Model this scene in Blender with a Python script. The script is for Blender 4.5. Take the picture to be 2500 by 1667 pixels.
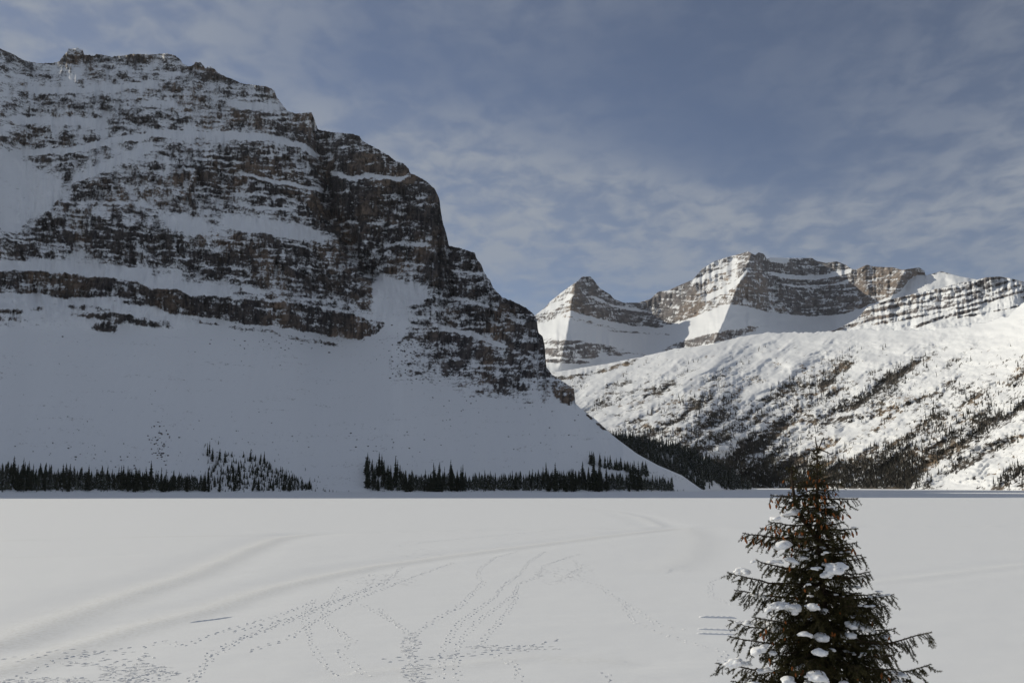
import bpy, math, random
import numpy as np
from mathutils import Vector, Matrix
R = math.radians
for o in list(bpy.data.objects): bpy.data.objects.remove(o)
scene = bpy.context.scene
col = scene.collection

# ---------------------------------------------------------------- camera, sky, sun, exposure
F, CX, CY = 2560.0, 1250.0, 833.5          # focal length and centre in photograph pixels
CAM_H = 10.0                               # eye height above the frozen lake (m)
PITCH = math.atan((1181.0 - CY) / F)
CLOUD_X, CLOUD_Y = 14.996, 16.898
SUN_AZ, SUN_EL = -60.0, 27.0               # degrees from the view direction (left negative), elevation

cam = bpy.data.cameras.new('camera'); cam_o = bpy.data.objects.new('camera', cam); col.objects.link(cam_o)
cam.sensor_width = 36.0; cam.lens = 36.0 * F / 2500.0
cam.clip_start = 0.1; cam.clip_end = 60000.0
cam_o.location = (0, 0, CAM_H); cam_o.rotation_euler = (R(90) + PITCH, 0, 0)
scene.camera = cam_o

sd = Vector((math.sin(R(SUN_AZ)) * math.cos(R(SUN_EL)), math.cos(R(SUN_AZ)) * math.cos(R(SUN_EL)), math.sin(R(SUN_EL))))
sun = bpy.data.lights.new('sun', 'SUN'); sun_o = bpy.data.objects.new('sun', sun); col.objects.link(sun_o)
sun.energy = 3.3; sun.angle = R(0.53); sun.color = (1.0, 0.935, 0.78)
sun_o.rotation_euler = (-sd).to_track_quat('-Z', 'Y').to_euler()
sun_o.location = (0, 0, 3000)

w = bpy.data.worlds.new('World'); scene.world = w; w.use_nodes = True
nt = w.node_tree; nt.nodes.clear()
def N(nt, t, **kw):
    n = nt.nodes.new(t)
    for k, v in kw.items(): setattr(n, k, v)
    return n
def LNK(nt, a, b): nt.links.new(a, b)
def MATH(nt, op, a, b=None, c=None, clamp=False):
    n = N(nt, 'ShaderNodeMath', operation=op, use_clamp=clamp)
    for i, v in enumerate((a, b, c)):
        if v is None: continue
        if isinstance(v, (int, float)): n.inputs[i].default_value = v
        else: LNK(nt, v, n.inputs[i])
    return n.outputs[0]
def MAPR(nt, v, a, b, c=0.0, d=1.0, smooth=True):
    n = N(nt, 'ShaderNodeMapRange', interpolation_type='SMOOTHSTEP' if smooth else 'LINEAR')
    LNK(nt, v, n.inputs[0])
    for i, x in enumerate((a, b, c, d)): n.inputs[1 + i].default_value = x
    return n.outputs[0]
def MIXC(nt, f, a, b, mode='MIX'):
    n = N(nt, 'ShaderNodeMix', data_type='RGBA', blend_type=mode)
    for s, v in ((n.inputs[0], f), (n.inputs[6], a), (n.inputs[7], b)):
        if isinstance(v, (int, float)): s.default_value = v
        elif isinstance(v, tuple): s.default_value = (*v, 1.0) if len(v) == 3 else v
        else: LNK(nt, v, s)
    return n.outputs[2]
def NOISE(nt, vec, scale, detail=4.0, rough=0.55, dist=0.0):
    n = N(nt, 'ShaderNodeTexNoise'); LNK(nt, vec, n.inputs['Vector'])
    n.inputs['Scale'].default_value = scale; n.inputs['Detail'].default_value = detail
    n.inputs['Roughness'].default_value = rough; n.inputs['Distortion'].default_value = dist
    return n.outputs[0]
def MAPPING(nt, vec, scale=(1, 1, 1), rot=(0, 0, 0), loc=(0, 0, 0)):
    n = N(nt, 'ShaderNodeMapping'); LNK(nt, vec, n.inputs[0])
    n.inputs['Scale'].default_value = scale; n.inputs['Rotation'].default_value = rot; n.inputs['Location'].default_value = loc
    return n.outputs[0]

SKY_STRENGTH = 0.090
sky = N(nt, 'ShaderNodeTexSky', sky_type='NISHITA', sun_disc=False)
sky.sun_elevation = R(SUN_EL); sky.sun_rotation = R(SUN_AZ)
sky.altitude = 1900; sky.air_density = 0.75; sky.dust_density = 0.25; sky.ozone_density = 1.0
tc = N(nt, 'ShaderNodeTexCoord')
sx = N(nt, 'ShaderNodeSeparateXYZ'); LNK(nt, tc.outputs['Generated'], sx.inputs[0])
den = MATH(nt, 'ADD', MATH(nt, 'MAXIMUM', sx.outputs[2], 0.0), 0.12)
cu = MATH(nt, 'DIVIDE', sx.outputs[0], den); cv = MATH(nt, 'DIVIDE', sx.outputs[1], den)
cx_ = N(nt, 'ShaderNodeCombineXYZ'); LNK(nt, cu, cx_.inputs[0]); LNK(nt, cv, cx_.inputs[1])
cvec = cx_.outputs[0]                       # a level cloud sheet seen in perspective
big = NOISE(nt, MAPPING(nt, cvec, (0.50, 0.46, 1), (0, 0, R(24)), (CLOUD_X, CLOUD_Y, 0)), 1.0, 3.0, 0.5, 0.4)
mid = NOISE(nt, MAPPING(nt, cvec, (4.2, 2.9, 1), (0, 0, R(-10)), (1.3, 4.2, 2)), 1.0, 3.0, 0.5, 0.3)
fine = NOISE(nt, MAPPING(nt, cvec, (13.0, 9.5, 1), (0, 0, R(14)), (8.3, 1.2, 0)), 1.0, 4.0, 0.55, 0.3)
cov = MAPR(nt, big, 0.28, 0.56)
tex = MATH(nt, 'ADD', MATH(nt, 'MULTIPLY', mid, 0.48), MATH(nt, 'MULTIPLY', fine, 0.52))
tex = MAPR(nt, tex, 0.38, 0.62)
cl = MATH(nt, 'MULTIPLY', MATH(nt, 'ADD', MATH(nt, 'MULTIPLY', tex, 0.72), 0.28), cov)
cl = MATH(nt, 'MULTIPLY', cl, MAPR(nt, sx.outputs[2], 0.08, 0.26, 0.10, 1.0))
cl = MATH(nt, 'MULTIPLY', cl, 0.80)
skyc = MIXC(nt, 1.0, sky.outputs[0], (0.80, 0.79, 0.82), 'MULTIPLY')
hs = N(nt, 'ShaderNodeHueSaturation'); hs.inputs['Saturation'].default_value = 0.85
LNK(nt, skyc, hs.inputs['Color'])
skymix = MIXC(nt, cl, hs.outputs[0], (3.75, 4.05, 4.5))
bg = N(nt, 'ShaderNodeBackground'); bg.inputs[1].default_value = SKY_STRENGTH
LNK(nt, skymix, bg.inputs[0])
wo = N(nt, 'ShaderNodeOutputWorld'); LNK(nt, bg.outputs[0], wo.inputs[0])

vs = scene.view_settings
vs.view_transform = 'Standard'; vs.look = 'None'; vs.gamma = 1.0; vs.exposure = 0.0; vs.use_curve_mapping = False
cy = scene.cycles
cy.max_bounces = 6; cy.diffuse_bounces = 3; cy.glossy_bounces = 2; cy.transmission_bounces = 2; cy.volume_bounces = 0
cy.use_denoising = True; cy.denoiser = 'OPENIMAGEDENOISE'; cy.denoising_input_passes = 'RGB_ALBEDO_NORMAL'; cy.denoising_prefilter = 'ACCURATE'
cy.sample_clamp_indirect = 10.0

# ---------------------------------------------------------------- numeric helpers
def _h(ix, iy, s):
    h = (ix.astype(np.int64) * 374761393 + iy.astype(np.int64) * 668265263 + s * 974634721) & 0xffffffff
    h = ((h ^ (h >> 13)) * 1274126177) & 0xffffffff
    return (h ^ (h >> 16)) & 0xffff
def pn(x, y, s=0):
    x = np.asarray(x, float); y = np.asarray(y, float); x, y = np.broadcast_arrays(x, y)
    x0 = np.floor(x); y0 = np.floor(y); fx = x - x0; fy = y - y0
    u = fx * fx * fx * (fx * (fx * 6 - 15) + 10); v = fy * fy * fy * (fy * (fy * 6 - 15) + 10)
    def g(i, j):
        a = _h(x0 + i, y0 + j, s) * (2 * math.pi / 65536.0)
        return np.cos(a) * (fx - i) + np.sin(a) * (fy - j)
    a = g(0, 0); b = g(1, 0); c = g(0, 1); d = g(1, 1)
    return ((a + (b - a) * u) * (1 - v) + (c + (d - c) * u) * v) * 1.5
def fbm(x, y, o=4, s=0, gain=0.5, lac=2.03):
    t = 0; a = 1.0; n = 0
    for i in range(o):
        t = t + a * pn(x, y, s + 17 * i); n += a; a *= gain; x = x * lac + 3.7; y = y * lac + 1.9
    return t / n
def ridged(x, y, o=4, s=0, gain=0.5):
    t = 0; a = 1.0; n = 0
    for i in range(o):
        t = t + a * (1 - 2 * np.abs(pn(x, y, s + 13 * i))); n += a; a *= gain; x = x * 2.03 + 5.1; y = y * 2.03 + 2.3
    return t / n
def sst(a, b, x):
    t = np.clip((x - a) / (b - a), 0, 1); return t * t * (3 - 2 * t)
SP, CP = math.sin(PITCH), math.cos(PITCH)
def dirs(px, py):
    x = (np.asarray(px, float) - CX) / F; yu = (CY - np.asarray(py, float)) / F
    return x, CP - yu * SP, SP + yu * CP
def ae(px, py):                              # photograph pixel -> azimuth, elevation
    x, y, z = dirs(px, py); return np.arctan2(x, y), np.arctan2(z, np.hypot(x, y))
def proj(P):                                 # world point -> photograph pixel
    x = P[..., 0]; y = P[..., 1]; z = P[..., 2] - CAM_H
    f = y * CP + z * SP; u = -y * SP + z * CP
    f = np.where(f < 1e-3, 1e-3, f)
    return CX + F * x / f, CY - F * u / f
def ground_at(px, py, z=0.0):                # photograph pixel -> point on the level z
    x, y, dz = dirs(px, py); t = (z - CAM_H) / dz
    return x * t, y * t
def C(pts):
    a = np.array(sorted(pts), float); return lambda x: np.interp(x, a[:, 0], a[:, 1])
def digits(rows, x0, dx, y0, dy):
    g = np.array([[int(c) for c in r] for r in rows], float) / 9.0
    def f(px, py):
        u = np.clip((px - x0) / dx, 0, g.shape[1] - 1.001); v = np.clip((py - y0) / dy, 0, g.shape[0] - 1.001)
        i = u.astype(int); j = v.astype(int); a = sst(0, 1, u - i); b = sst(0, 1, v - j)
        return (g[j, i] * (1 - a) + g[j, i + 1] * a) * (1 - b) + (g[j + 1, i] * (1 - a) + g[j + 1, i + 1] * a) * b
    return f
def ell(px, py, cx, cy, rx, ry, rot=0, soft=0.5):
    c, s = math.cos(R(rot)), math.sin(R(rot)); dx = px - cx; dy = py - cy
    d = np.hypot((dx * c + dy * s) / rx, (-dx * s + dy * c) / ry)
    return 1 - sst(1 - soft, 1 + soft, d)
def line(px, py, pts, wd):                   # strip along a polyline y(x) in the photograph
    a = np.array(pts, float); y = np.interp(px, a[:, 0], a[:, 1])
    e = sst(a[0, 0] - 8, a[0, 0] + 12, px) * (1 - sst(a[-1, 0] - 12, a[-1, 0] + 8, px))
    return (1 - sst(wd * 0.5, wd, np.abs(py - y))) * e
def smooth1(a, n):
    k = np.hanning(2 * n + 1); k /= k.sum(); return np.convolve(np.pad(a, n, mode='edge'), k, 'valid')

def lat_smooth(a, n):
    k = np.hanning(2 * n + 1); k /= k.sum()
    m = a.shape[1]; p = np.pad(a, ((0, 0), (n, n)), mode='edge')
    nf = p.shape[1] + 2 * n
    return np.fft.irfft(np.fft.rfft(p, nf, axis=1) * np.fft.rfft(k, nf)[None], nf, axis=1)[:, 2 * n:2 * n + m]

def mesh_np(name, verts, faces, mats, smooth=True, attrs=None, matidx=None):
    me = bpy.data.meshes.new(name)
    verts = np.ascontiguousarray(verts, np.float32); faces = np.ascontiguousarray(faces, np.int32)
    k = faces.shape[1]
    me.vertices.add(len(verts)); me.vertices.foreach_set('co', verts.ravel())
    me.loops.add(faces.size); me.loops.foreach_set('vertex_index', faces.ravel())
    me.polygons.add(len(faces)); me.polygons.foreach_set('loop_start', np.arange(0, faces.size, k, dtype=np.int32))
    try: me.polygons.foreach_set('loop_total', np.full(len(faces), k, np.int32))
    except Exception: pass
    me.polygons.foreach_set('use_smooth', np.full(len(faces), smooth, bool))
    for m in (mats if isinstance(mats, (list, tuple)) else [mats]): me.materials.append(m)
    if matidx is not None: me.polygons.foreach_set('material_index', np.ascontiguousarray(matidx, np.int32))
    me.update(calc_edges=True)
    for an, av in (attrs or {}).items():
        at = me.attributes.new(an, 'FLOAT', 'POINT'); at.data.foreach_set('value', np.ascontiguousarray(av, np.float32).ravel())
    return me
def grid_faces(nr, nc):
    i = np.arange(nr - 1)[:, None] * nc + np.arange(nc - 1)[None, :]
    return np.stack([i, i + 1, i + nc + 1, i + nc], -1).reshape(-1, 4)
def add(name, me, parent=None, loc=(0, 0, 0), **props):
    o = bpy.data.objects.new(name, me); col.objects.link(o); o.location = loc
    if parent is not None: o.parent = parent
    for k, v in props.items(): o[k] = v
    return o

# ---------------------------------------------------------------- materials
def new_mat(name):
    m = bpy.data.materials.new(name); m.use_nodes = True; t = m.node_tree
    return m, t, t.nodes['Principled BSDF']
SNOW = (0.79, 0.80, 0.82)
def terrain_mat(name, dark, tan, soft=0.05, streak=1.0, grain=0.09, strata=0.11, tan_scale=0.006, thr=0.5, amp=0.5, bump=1.6):
    m, t, b = new_mat(name)
    tc = N(t, 'ShaderNodeTexCoord').outputs['Object']
    at = N(t, 'ShaderNodeAttribute', attribute_name='rock').outputs['Fac']
    st = NOISE(t, MAPPING(t, tc, (0.012, 0.012, strata)), 1.0, 5.0, 0.62, 0.25)
    g1 = NOISE(t, tc, grain, 7.0, 0.74)
    mk = MATH(t, 'ADD', at, MATH(t, 'MULTIPLY', MATH(t, 'SUBTRACT', g1, 0.5), amp))
    mk = MATH(t, 'ADD', mk, MATH(t, 'MULTIPLY', MATH(t, 'SUBTRACT', st, 0.5), amp * 0.55))
    mk = MAPR(t, mk, thr - soft, thr + soft)
    tn = MAPR(t, NOISE(t, MAPPING(t, tc, (1, 1, 0.8)), tan_scale, 4.0, 0.55), 0.46, 0.68)
    rc = MIXC(t, tn, dark, tan)
    vk = NOISE(t, MAPPING(t, tc, (1.0, 1.0, 0.10)), grain * 0.55, 4.0, 0.6)
    rc = MIXC(t, 1.0, rc, MIXC(t, MAPR(t, vk, 0.34, 0.66), tuple(1 - streak * (1 - q) for q in (0.45, 0.46, 0.50)), tuple(1 + streak * (q - 1) for q in (1.5, 1.45, 1.38))), 'MULTIPLY')
    rc = MIXC(t, 1.0, rc, MIXC(t, MAPR(t, st, 0.3, 0.72), (0.55, 0.55, 0.58), (1.35, 1.3, 1.25)), 'MULTIPLY')
    c = MIXC(t, mk, SNOW, rc)
    LNK(t, c, b.inputs['Base Color'])
    b.inputs['Roughness'].default_value = 0.85; b.inputs['Specular IOR Level'].default_value = 0.15
    bp = N(t, 'ShaderNodeBump'); bp.inputs['Distance'].default_value = bump
    LNK(t, MATH(t, 'MULTIPLY', mk, 0.85), bp.inputs['Strength'])
    LNK(t, MATH(t, 'ADD', NOISE(t, tc, grain * 1.7, 5.0, 0.65), MATH(t, 'MULTIPLY', st, 0.8)), bp.inputs['Height'])
    LNK(t, bp.outputs[0], b.inputs['Normal'])
    return m
M_mtn = terrain_mat('crag_rock_and_snow', (0.064, 0.059, 0.060), (0.150, 0.118, 0.094), soft=0.28, grain=0.20, thr=0.5, amp=2.3, tan_scale=0.011)
M_far = terrain_mat('far_rock_and_snow', (0.150, 0.142, 0.146), (0.215, 0.18, 0.155), soft=0.16, streak=0.4, grain=0.05, strata=0.055, tan_scale=0.0022, amp=1.6, bump=4.0)
M_hill = terrain_mat('hillside_scrub_and_snow', (0.060, 0.055, 0.050), (0.20, 0.155, 0.11), grain=0.10, strata=0.03, amp=1.6, bump=2.0)

m, t, b = new_mat('lake_snow'); M_lake = m
tcn = N(t, 'ShaderNodeTexCoord').outputs['Object']
b.inputs['Base Color'].default_value = (*SNOW, 1); b.inputs['Roughness'].default_value = 0.75
b.inputs['Specular IOR Level'].default_value = 0.2
hgt = MATH(t, 'ADD', MATH(t, 'MULTIPLY', NOISE(t, MAPPING(t, tcn, (0.5, 1.4, 1), (0, 0, R(12))), 0.7, 5.0, 0.6), 1.0),
           MATH(t, 'MULTIPLY', NOISE(t, tcn, 9.0, 3.0, 0.6), 0.12))
bp = N(t, 'ShaderNodeBump'); bp.inputs['Distance'].default_value = 0.08; bp.inputs['Strength'].default_value = 0.5
LNK(t, hgt, bp.inputs['Height']); LNK(t, bp.outputs[0], b.inputs['Normal'])
at = N(t, 'ShaderNodeAttribute', attribute_name='rough').outputs['Fac']
LNK(t, MIXC(t, MATH(t, 'MULTIPLY', at, MAPR(t, NOISE(t, tcn, 3.0, 4.0, 0.7), 0.35, 0.7)), SNOW, (0.62, 0.615, 0.60)), b.inputs['Base Color'])

def snow_mat(name, scale, dist):
    m, t, b = new_mat(name)
    tc = N(t, 'ShaderNodeTexCoord').outputs['Object']
    b.inputs['Base Color'].default_value = (*SNOW, 1); b.inputs['Roughness'].default_value = 0.7
    b.inputs['Specular IOR Level'].default_value = 0.2
    bp = N(t, 'ShaderNodeBump'); bp.inputs['Distance'].default_value = dist; bp.inputs['Strength'].default_value = 0.5
    LNK(t, NOISE(t, tc, scale, 4.0, 0.6), bp.inputs['Height']); LNK(t, bp.outputs[0], b.inputs['Normal'])
    return m
M_snow = snow_mat('settled_snow', 0.8, 0.1)
M_clump = snow_mat('branch_snow', 30.0, 0.003)
_b = M_clump.node_tree.nodes['Principled BSDF']; _b.inputs['Subsurface Weight'].default_value = 0.8; _b.inputs['Subsurface Radius'].default_value = (1.0, 0.95, 0.9); _b.inputs['Subsurface Scale'].default_value = 0.05

def foliage_mat(name, c1, c2, scale, snow=0.0):
    m, t, b = new_mat(name)
    tc = N(t, 'ShaderNodeTexCoord').outputs['Object']
    c = MIXC(t, MAPR(t, NOISE(t, tc, scale, 3.0, 0.6), 0.35, 0.68), c1, c2)
    if snow > 0:
        c = MIXC(t, MAPR(t, NOISE(t, tc, scale * 3.1, 3.0, 0.6), 0.66 - snow * 0.2, 0.72 - snow * 0.2), c, (0.72, 0.74, 0.78))
    LNK(t, c, b.inputs['Base Color']); b.inputs['Roughness'].default_value = 0.8; b.inputs['Specular IOR Level'].default_value = 0.15
    return m
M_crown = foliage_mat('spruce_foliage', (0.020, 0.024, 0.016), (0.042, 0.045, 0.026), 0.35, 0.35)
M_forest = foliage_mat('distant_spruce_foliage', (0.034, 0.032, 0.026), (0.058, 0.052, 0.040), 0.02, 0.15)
M_bark = foliage_mat('spruce_bark', (0.032, 0.023, 0.016), (0.065, 0.046, 0.032), 30.0)
M_needle = foliage_mat('spruce_needles', (0.036, 0.035, 0.014), (0.085, 0.074, 0.030), 5.0)
M_cone = foliage_mat('spruce_cone_scales', (0.17, 0.055, 0.018), (0.33, 0.115, 0.032), 60.0)
M_rock = foliage_mat('boulder_rock', (0.045, 0.040, 0.040), (0.10, 0.085, 0.075), 0.5, 0.25)

# ---------------------------------------------------------------- terrain layers
class Layer: pass
def build_layer(name, az, e_sky, e_base, r_s, nr, alpha_fn, r_t=None, relief=None, mat=None, tpow=1.0, back=(30.0, 1200.0, 14), ksm=40, lat=45, leak=0.05):
    """Integrates a slope map upward from a base line: real ground whose steepness follows the rock bands."""
    nc = len(az); t = (np.arange(nr) / (nr - 1.0))[:, None] ** tpow
    # slope map on level rows, so that neighbouring columns stay in register
    ev = np.linspace(e_base.min() - 1e-4, e_sky.max() + 1e-3, int(nr * 1.08)); nv = len(ev)
    G = np.broadcast_to(ev[:, None], (nv, nc)); AG = np.broadcast_to(az[None, :], G.shape); tg = np.tan(G)
    gx_, gy_ = proj(np.stack([np.sin(AG) * 1000, np.cos(AG) * 1000, tg * 1000 + CAM_H], -1))
    rockG, alpha = alpha_fn(gx_, gy_, AG, G)
    ta = np.tan(alpha)
    de = ev[1] - ev[0]
    inc = np.log1p(de * (1 + tg ** 2) / np.maximum(ta - tg, 0.14))
    inc = np.where(G < e_base[None, :], inc[np.clip(np.searchsorted(ev, e_base), 0, nv - 1), np.arange(nc)][None, :], inc)
    incs = lat_smooth(inc, lat)
    Lg = np.cumsum(incs, axis=0)
    dev = np.zeros(nc); DG = np.zeros_like(Lg)
    for i in range(nv - 1):                  # local ledges stand out from the general slope, then fade back into it
        dev = dev * (1 - leak) + (inc[i] - incs[i]) * (ev[i] > e_base); DG[i + 1] = dev
    E = e_base[None, :] + t * (e_sky - e_base)[None, :]
    A = np.broadcast_to(az[None, :], E.shape); tanE = np.tan(E)
    PX, PY = proj(np.stack([np.sin(A) * 1000, np.cos(A) * 1000, tanE * 1000 + CAM_H], -1))
    fi = np.clip((E - ev[0]) / de, 0, nv - 1.001); i0 = fi.astype(int); fr = fi - i0; jj = np.broadcast_to(np.arange(nc)[None, :], E.shape)
    smp = lambda Q: Q[i0, jj] * (1 - fr) + Q[i0 + 1, jj] * fr
    rock = smp(rockG); L_ = smp(Lg); L_ = L_ - L_[0][None, :]
    if r_t is not None:
        k = smooth1(np.log(r_t / r_s) / np.maximum(L_[-1], 0.002), ksm)
        L_ = L_ * k[None, :]
    r = r_s[None, :] * np.exp(L_ + smp(DG) * sst(0, 0.03, t))
    if relief is not None: r = r + relief(PX, PY, rock, t)
    P = np.stack([np.sin(A) * r, np.cos(A) * r, tanE * r + CAM_H], -1)
    # far side of the mountain
    slope, dist, nb = back
    q = (np.arange(1, nb + 1) / nb)[:, None] ** 1.6
    rb = r[-1][None, :] + q * dist
    zb = P[-1, :, 2][None, :] - np.tan(R(slope)) * q * dist * (1 + 0.25 * fbm(np.degrees(A[0])[None, :] * 1.3 + 0 * q, q * 3, 3, 5))
    Ab = np.broadcast_to(az[None, :], rb.shape)
    PB = np.stack([np.sin(Ab) * rb, np.cos(Ab) * rb, np.maximum(zb, -40)], -1)
    rockb = np.clip(0.35 + 0.5 * fbm(np.degrees(Ab) * 2, q * 9 + 0 * Ab, 4, 9), 0, 1)
    V = np.concatenate([P, PB], 0); RK = np.concatenate([rock, rockb], 0)
    me = mesh_np(name, V.reshape(-1, 3), grid_faces(nr + nb, nc), mat, attrs={'rock': RK})
    o = add(name, me, kind='structure')
    L = Layer(); L.P = P; L.PX = PX; L.PY = PY; L.az = az; L.E = E; L.o = o; L.rock = rock
    return L
def on_layer(L, px, py):
    a, e = ae(px, py); j = int(np.clip(np.searchsorted(L.az, a), 1, len(L.az) - 1))
    i = int(np.clip(np.searchsorted(L.E[:, j], e), 1, L.E.shape[0] - 1))
    t = np.clip((e - L.E[i - 1, j]) / max(L.E[i, j] - L.E[i - 1, j], 1e-9), 0, 1)
    return L.P[i - 1, j] * (1 - t) + L.P[i, j] * t
def px_az(px): return np.arctan((np.asarray(px, float) - CX) / F * CP)
def sky_line(pts):
    p = np.array(pts, float); a, e = ae(p[:, 0], p[:, 1])
    a = np.maximum.accumulate(a + np.arange(len(a)) * 1e-9); return a, e

# ---- the great shaded crag on the far shore
SKY_L = [(0,121),(18,126),(40,138),(61,149),(92,155),(122,155),(144,152),(151,140),(164,127),(167,120),(190,118),(202,123),(205,134),(230,137),(234,133),(249,134),(272,140),(309,135),(324,132),(367,134),(410,131),(428,137),(441,147),(447,157),(459,163),(470,161),(477,153),(490,153),(497,161),(502,169),(511,162),(520,166),(532,178),(548,187),(566,193),(588,204),(627,209),(652,212),(670,222),(676,239),(701,271),(722,278),(761,275),(768,293),(776,317),(814,324),(857,327),(878,333),(885,345),(921,364),(952,382),(964,393),(986,400),(998,413),(1001,423),(1016,429),(1041,443),(1062,462),(1073,486),(1076,514),(1082,547),(1090,572),(1096,600),(1126,607),(1160,618),(1163,632),(1175,646),(1182,665),(1198,688),(1204,703),(1226,726),(1249,734),(1284,751),(1303,767),(1311,783),(1314,812),(1325,821),(1331,850),(1333,895),(1347,914),(1386,939),(1402,950),(1404,984),(1421,1000),(1453,1023),(1476,1044),(1504,1069),(1555,1107),(1606,1135),(1665,1160),(1713,1194),(1722,1196.5)]
sa, se = sky_line(SKY_L)
off = np.array([[-82, 2.0], [-76, 6.0], [-65, 12.0], [-55, 16.0], [-50, 19.1], [-45, 22.2], [-40, 25.0], [-36, 24.8], [-31, 23.6]])  # ridge left of the frame, unseen; heights shaped to cast the lake's shadow edge
sa = np.concatenate([np.radians(off[:, 0]), sa]); se = np.concatenate([np.radians(off[:, 1]), se])
azL = np.concatenate([np.radians(np.arange(-82, -28.2, 0.45)), np.radians(np.arange(-28.2, -26.2, 0.12)), px_az(np.arange(-8, 1722, 2.15))])
eskyL = np.interp(azL, sa, se)
dpx = np.degrees(azL)
eskyL = eskyL + np.where(dpx < -27, 0.006 * fbm(dpx * 0.9, dpx * 0, 5, 3), (0.0011 * fbm(dpx * 7.0, dpx * 0, 4, 6, 0.65) + 0.0012 * np.maximum(fbm(dpx * 14.0, dpx * 0, 3, 8, 0.6), 0)) * sst(0.05, 0.12, eskyL))
rsL = np.interp(dpx, [-82, -60, -40, -26, -10, 0, 6, 10.5], [900, 1100, 1280, 1340, 1350, 1340, 1360, 1480])
rsL = rsL + 14 * fbm(dpx * 0.35, dpx * 0, 2, 21)
ebL = np.arctan((-1.0 - CAM_H) / rsL)
_pxk = np.array([-9000, 0, 300, 617, 770, 913, 1000, 1076, 1160, 1300, 1331, 1400, 1500, 1600, 1722], float)
_rtk = np.array([2350, 2350, 2380, 2230, 2150, 2010, 1960, 1850, 1765, 1640, 1570, 1520, 1450, 1425, 1490], float)
rtL = np.interp(CX + F / CP * np.tan(np.clip(azL, -1.3, 1.3)), _pxk, _rtk)
ROCK_L = digits([
 '35344433333333', '22322555566666', '22233344566666', '24312234567777', '23134356777777', '45333125667777',
 '45422775786888', '14334777688888', '04444677899999', '15333346888899', '26542335898899', '56666565688998',
 '44466777777798', '33223566665888', '33222345662677', '12222244453567', '00110000003567', '00000000002558',
 '00000000000438', '00000000002455', '00000000000033', '00000000000001', '00000000000000'], 30, 96, 140, 40)
L1T = C([(-3000, 660), (0, 663), (92, 662), (184, 670), (214, 677), (275, 679), (337, 691), (367, 705), (428, 708), (453, 719), (520, 725), (612, 734), (700, 743), (764, 751), (853, 767), (891, 777), (949, 790), (2000, 1000)])
L1B = C([(-3000, 720), (0, 714), (92, 714), (129, 725), (214, 726), (263, 722), (337, 734), (383, 746), (413, 768), (459, 771), (529, 778), (581, 789), (673, 798), (700, 802), (780, 815), (853, 828), (891, 828), (923, 812), (949, 790), (2000, 900)])
J_T = C([(1028, 815), (1067, 810), (1146, 831), (1223, 863), (1232, 880)])
J_B = C([(1028, 816), (1067, 847), (1099, 871), (1146, 876), (1226, 895), (1232, 890)])
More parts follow.
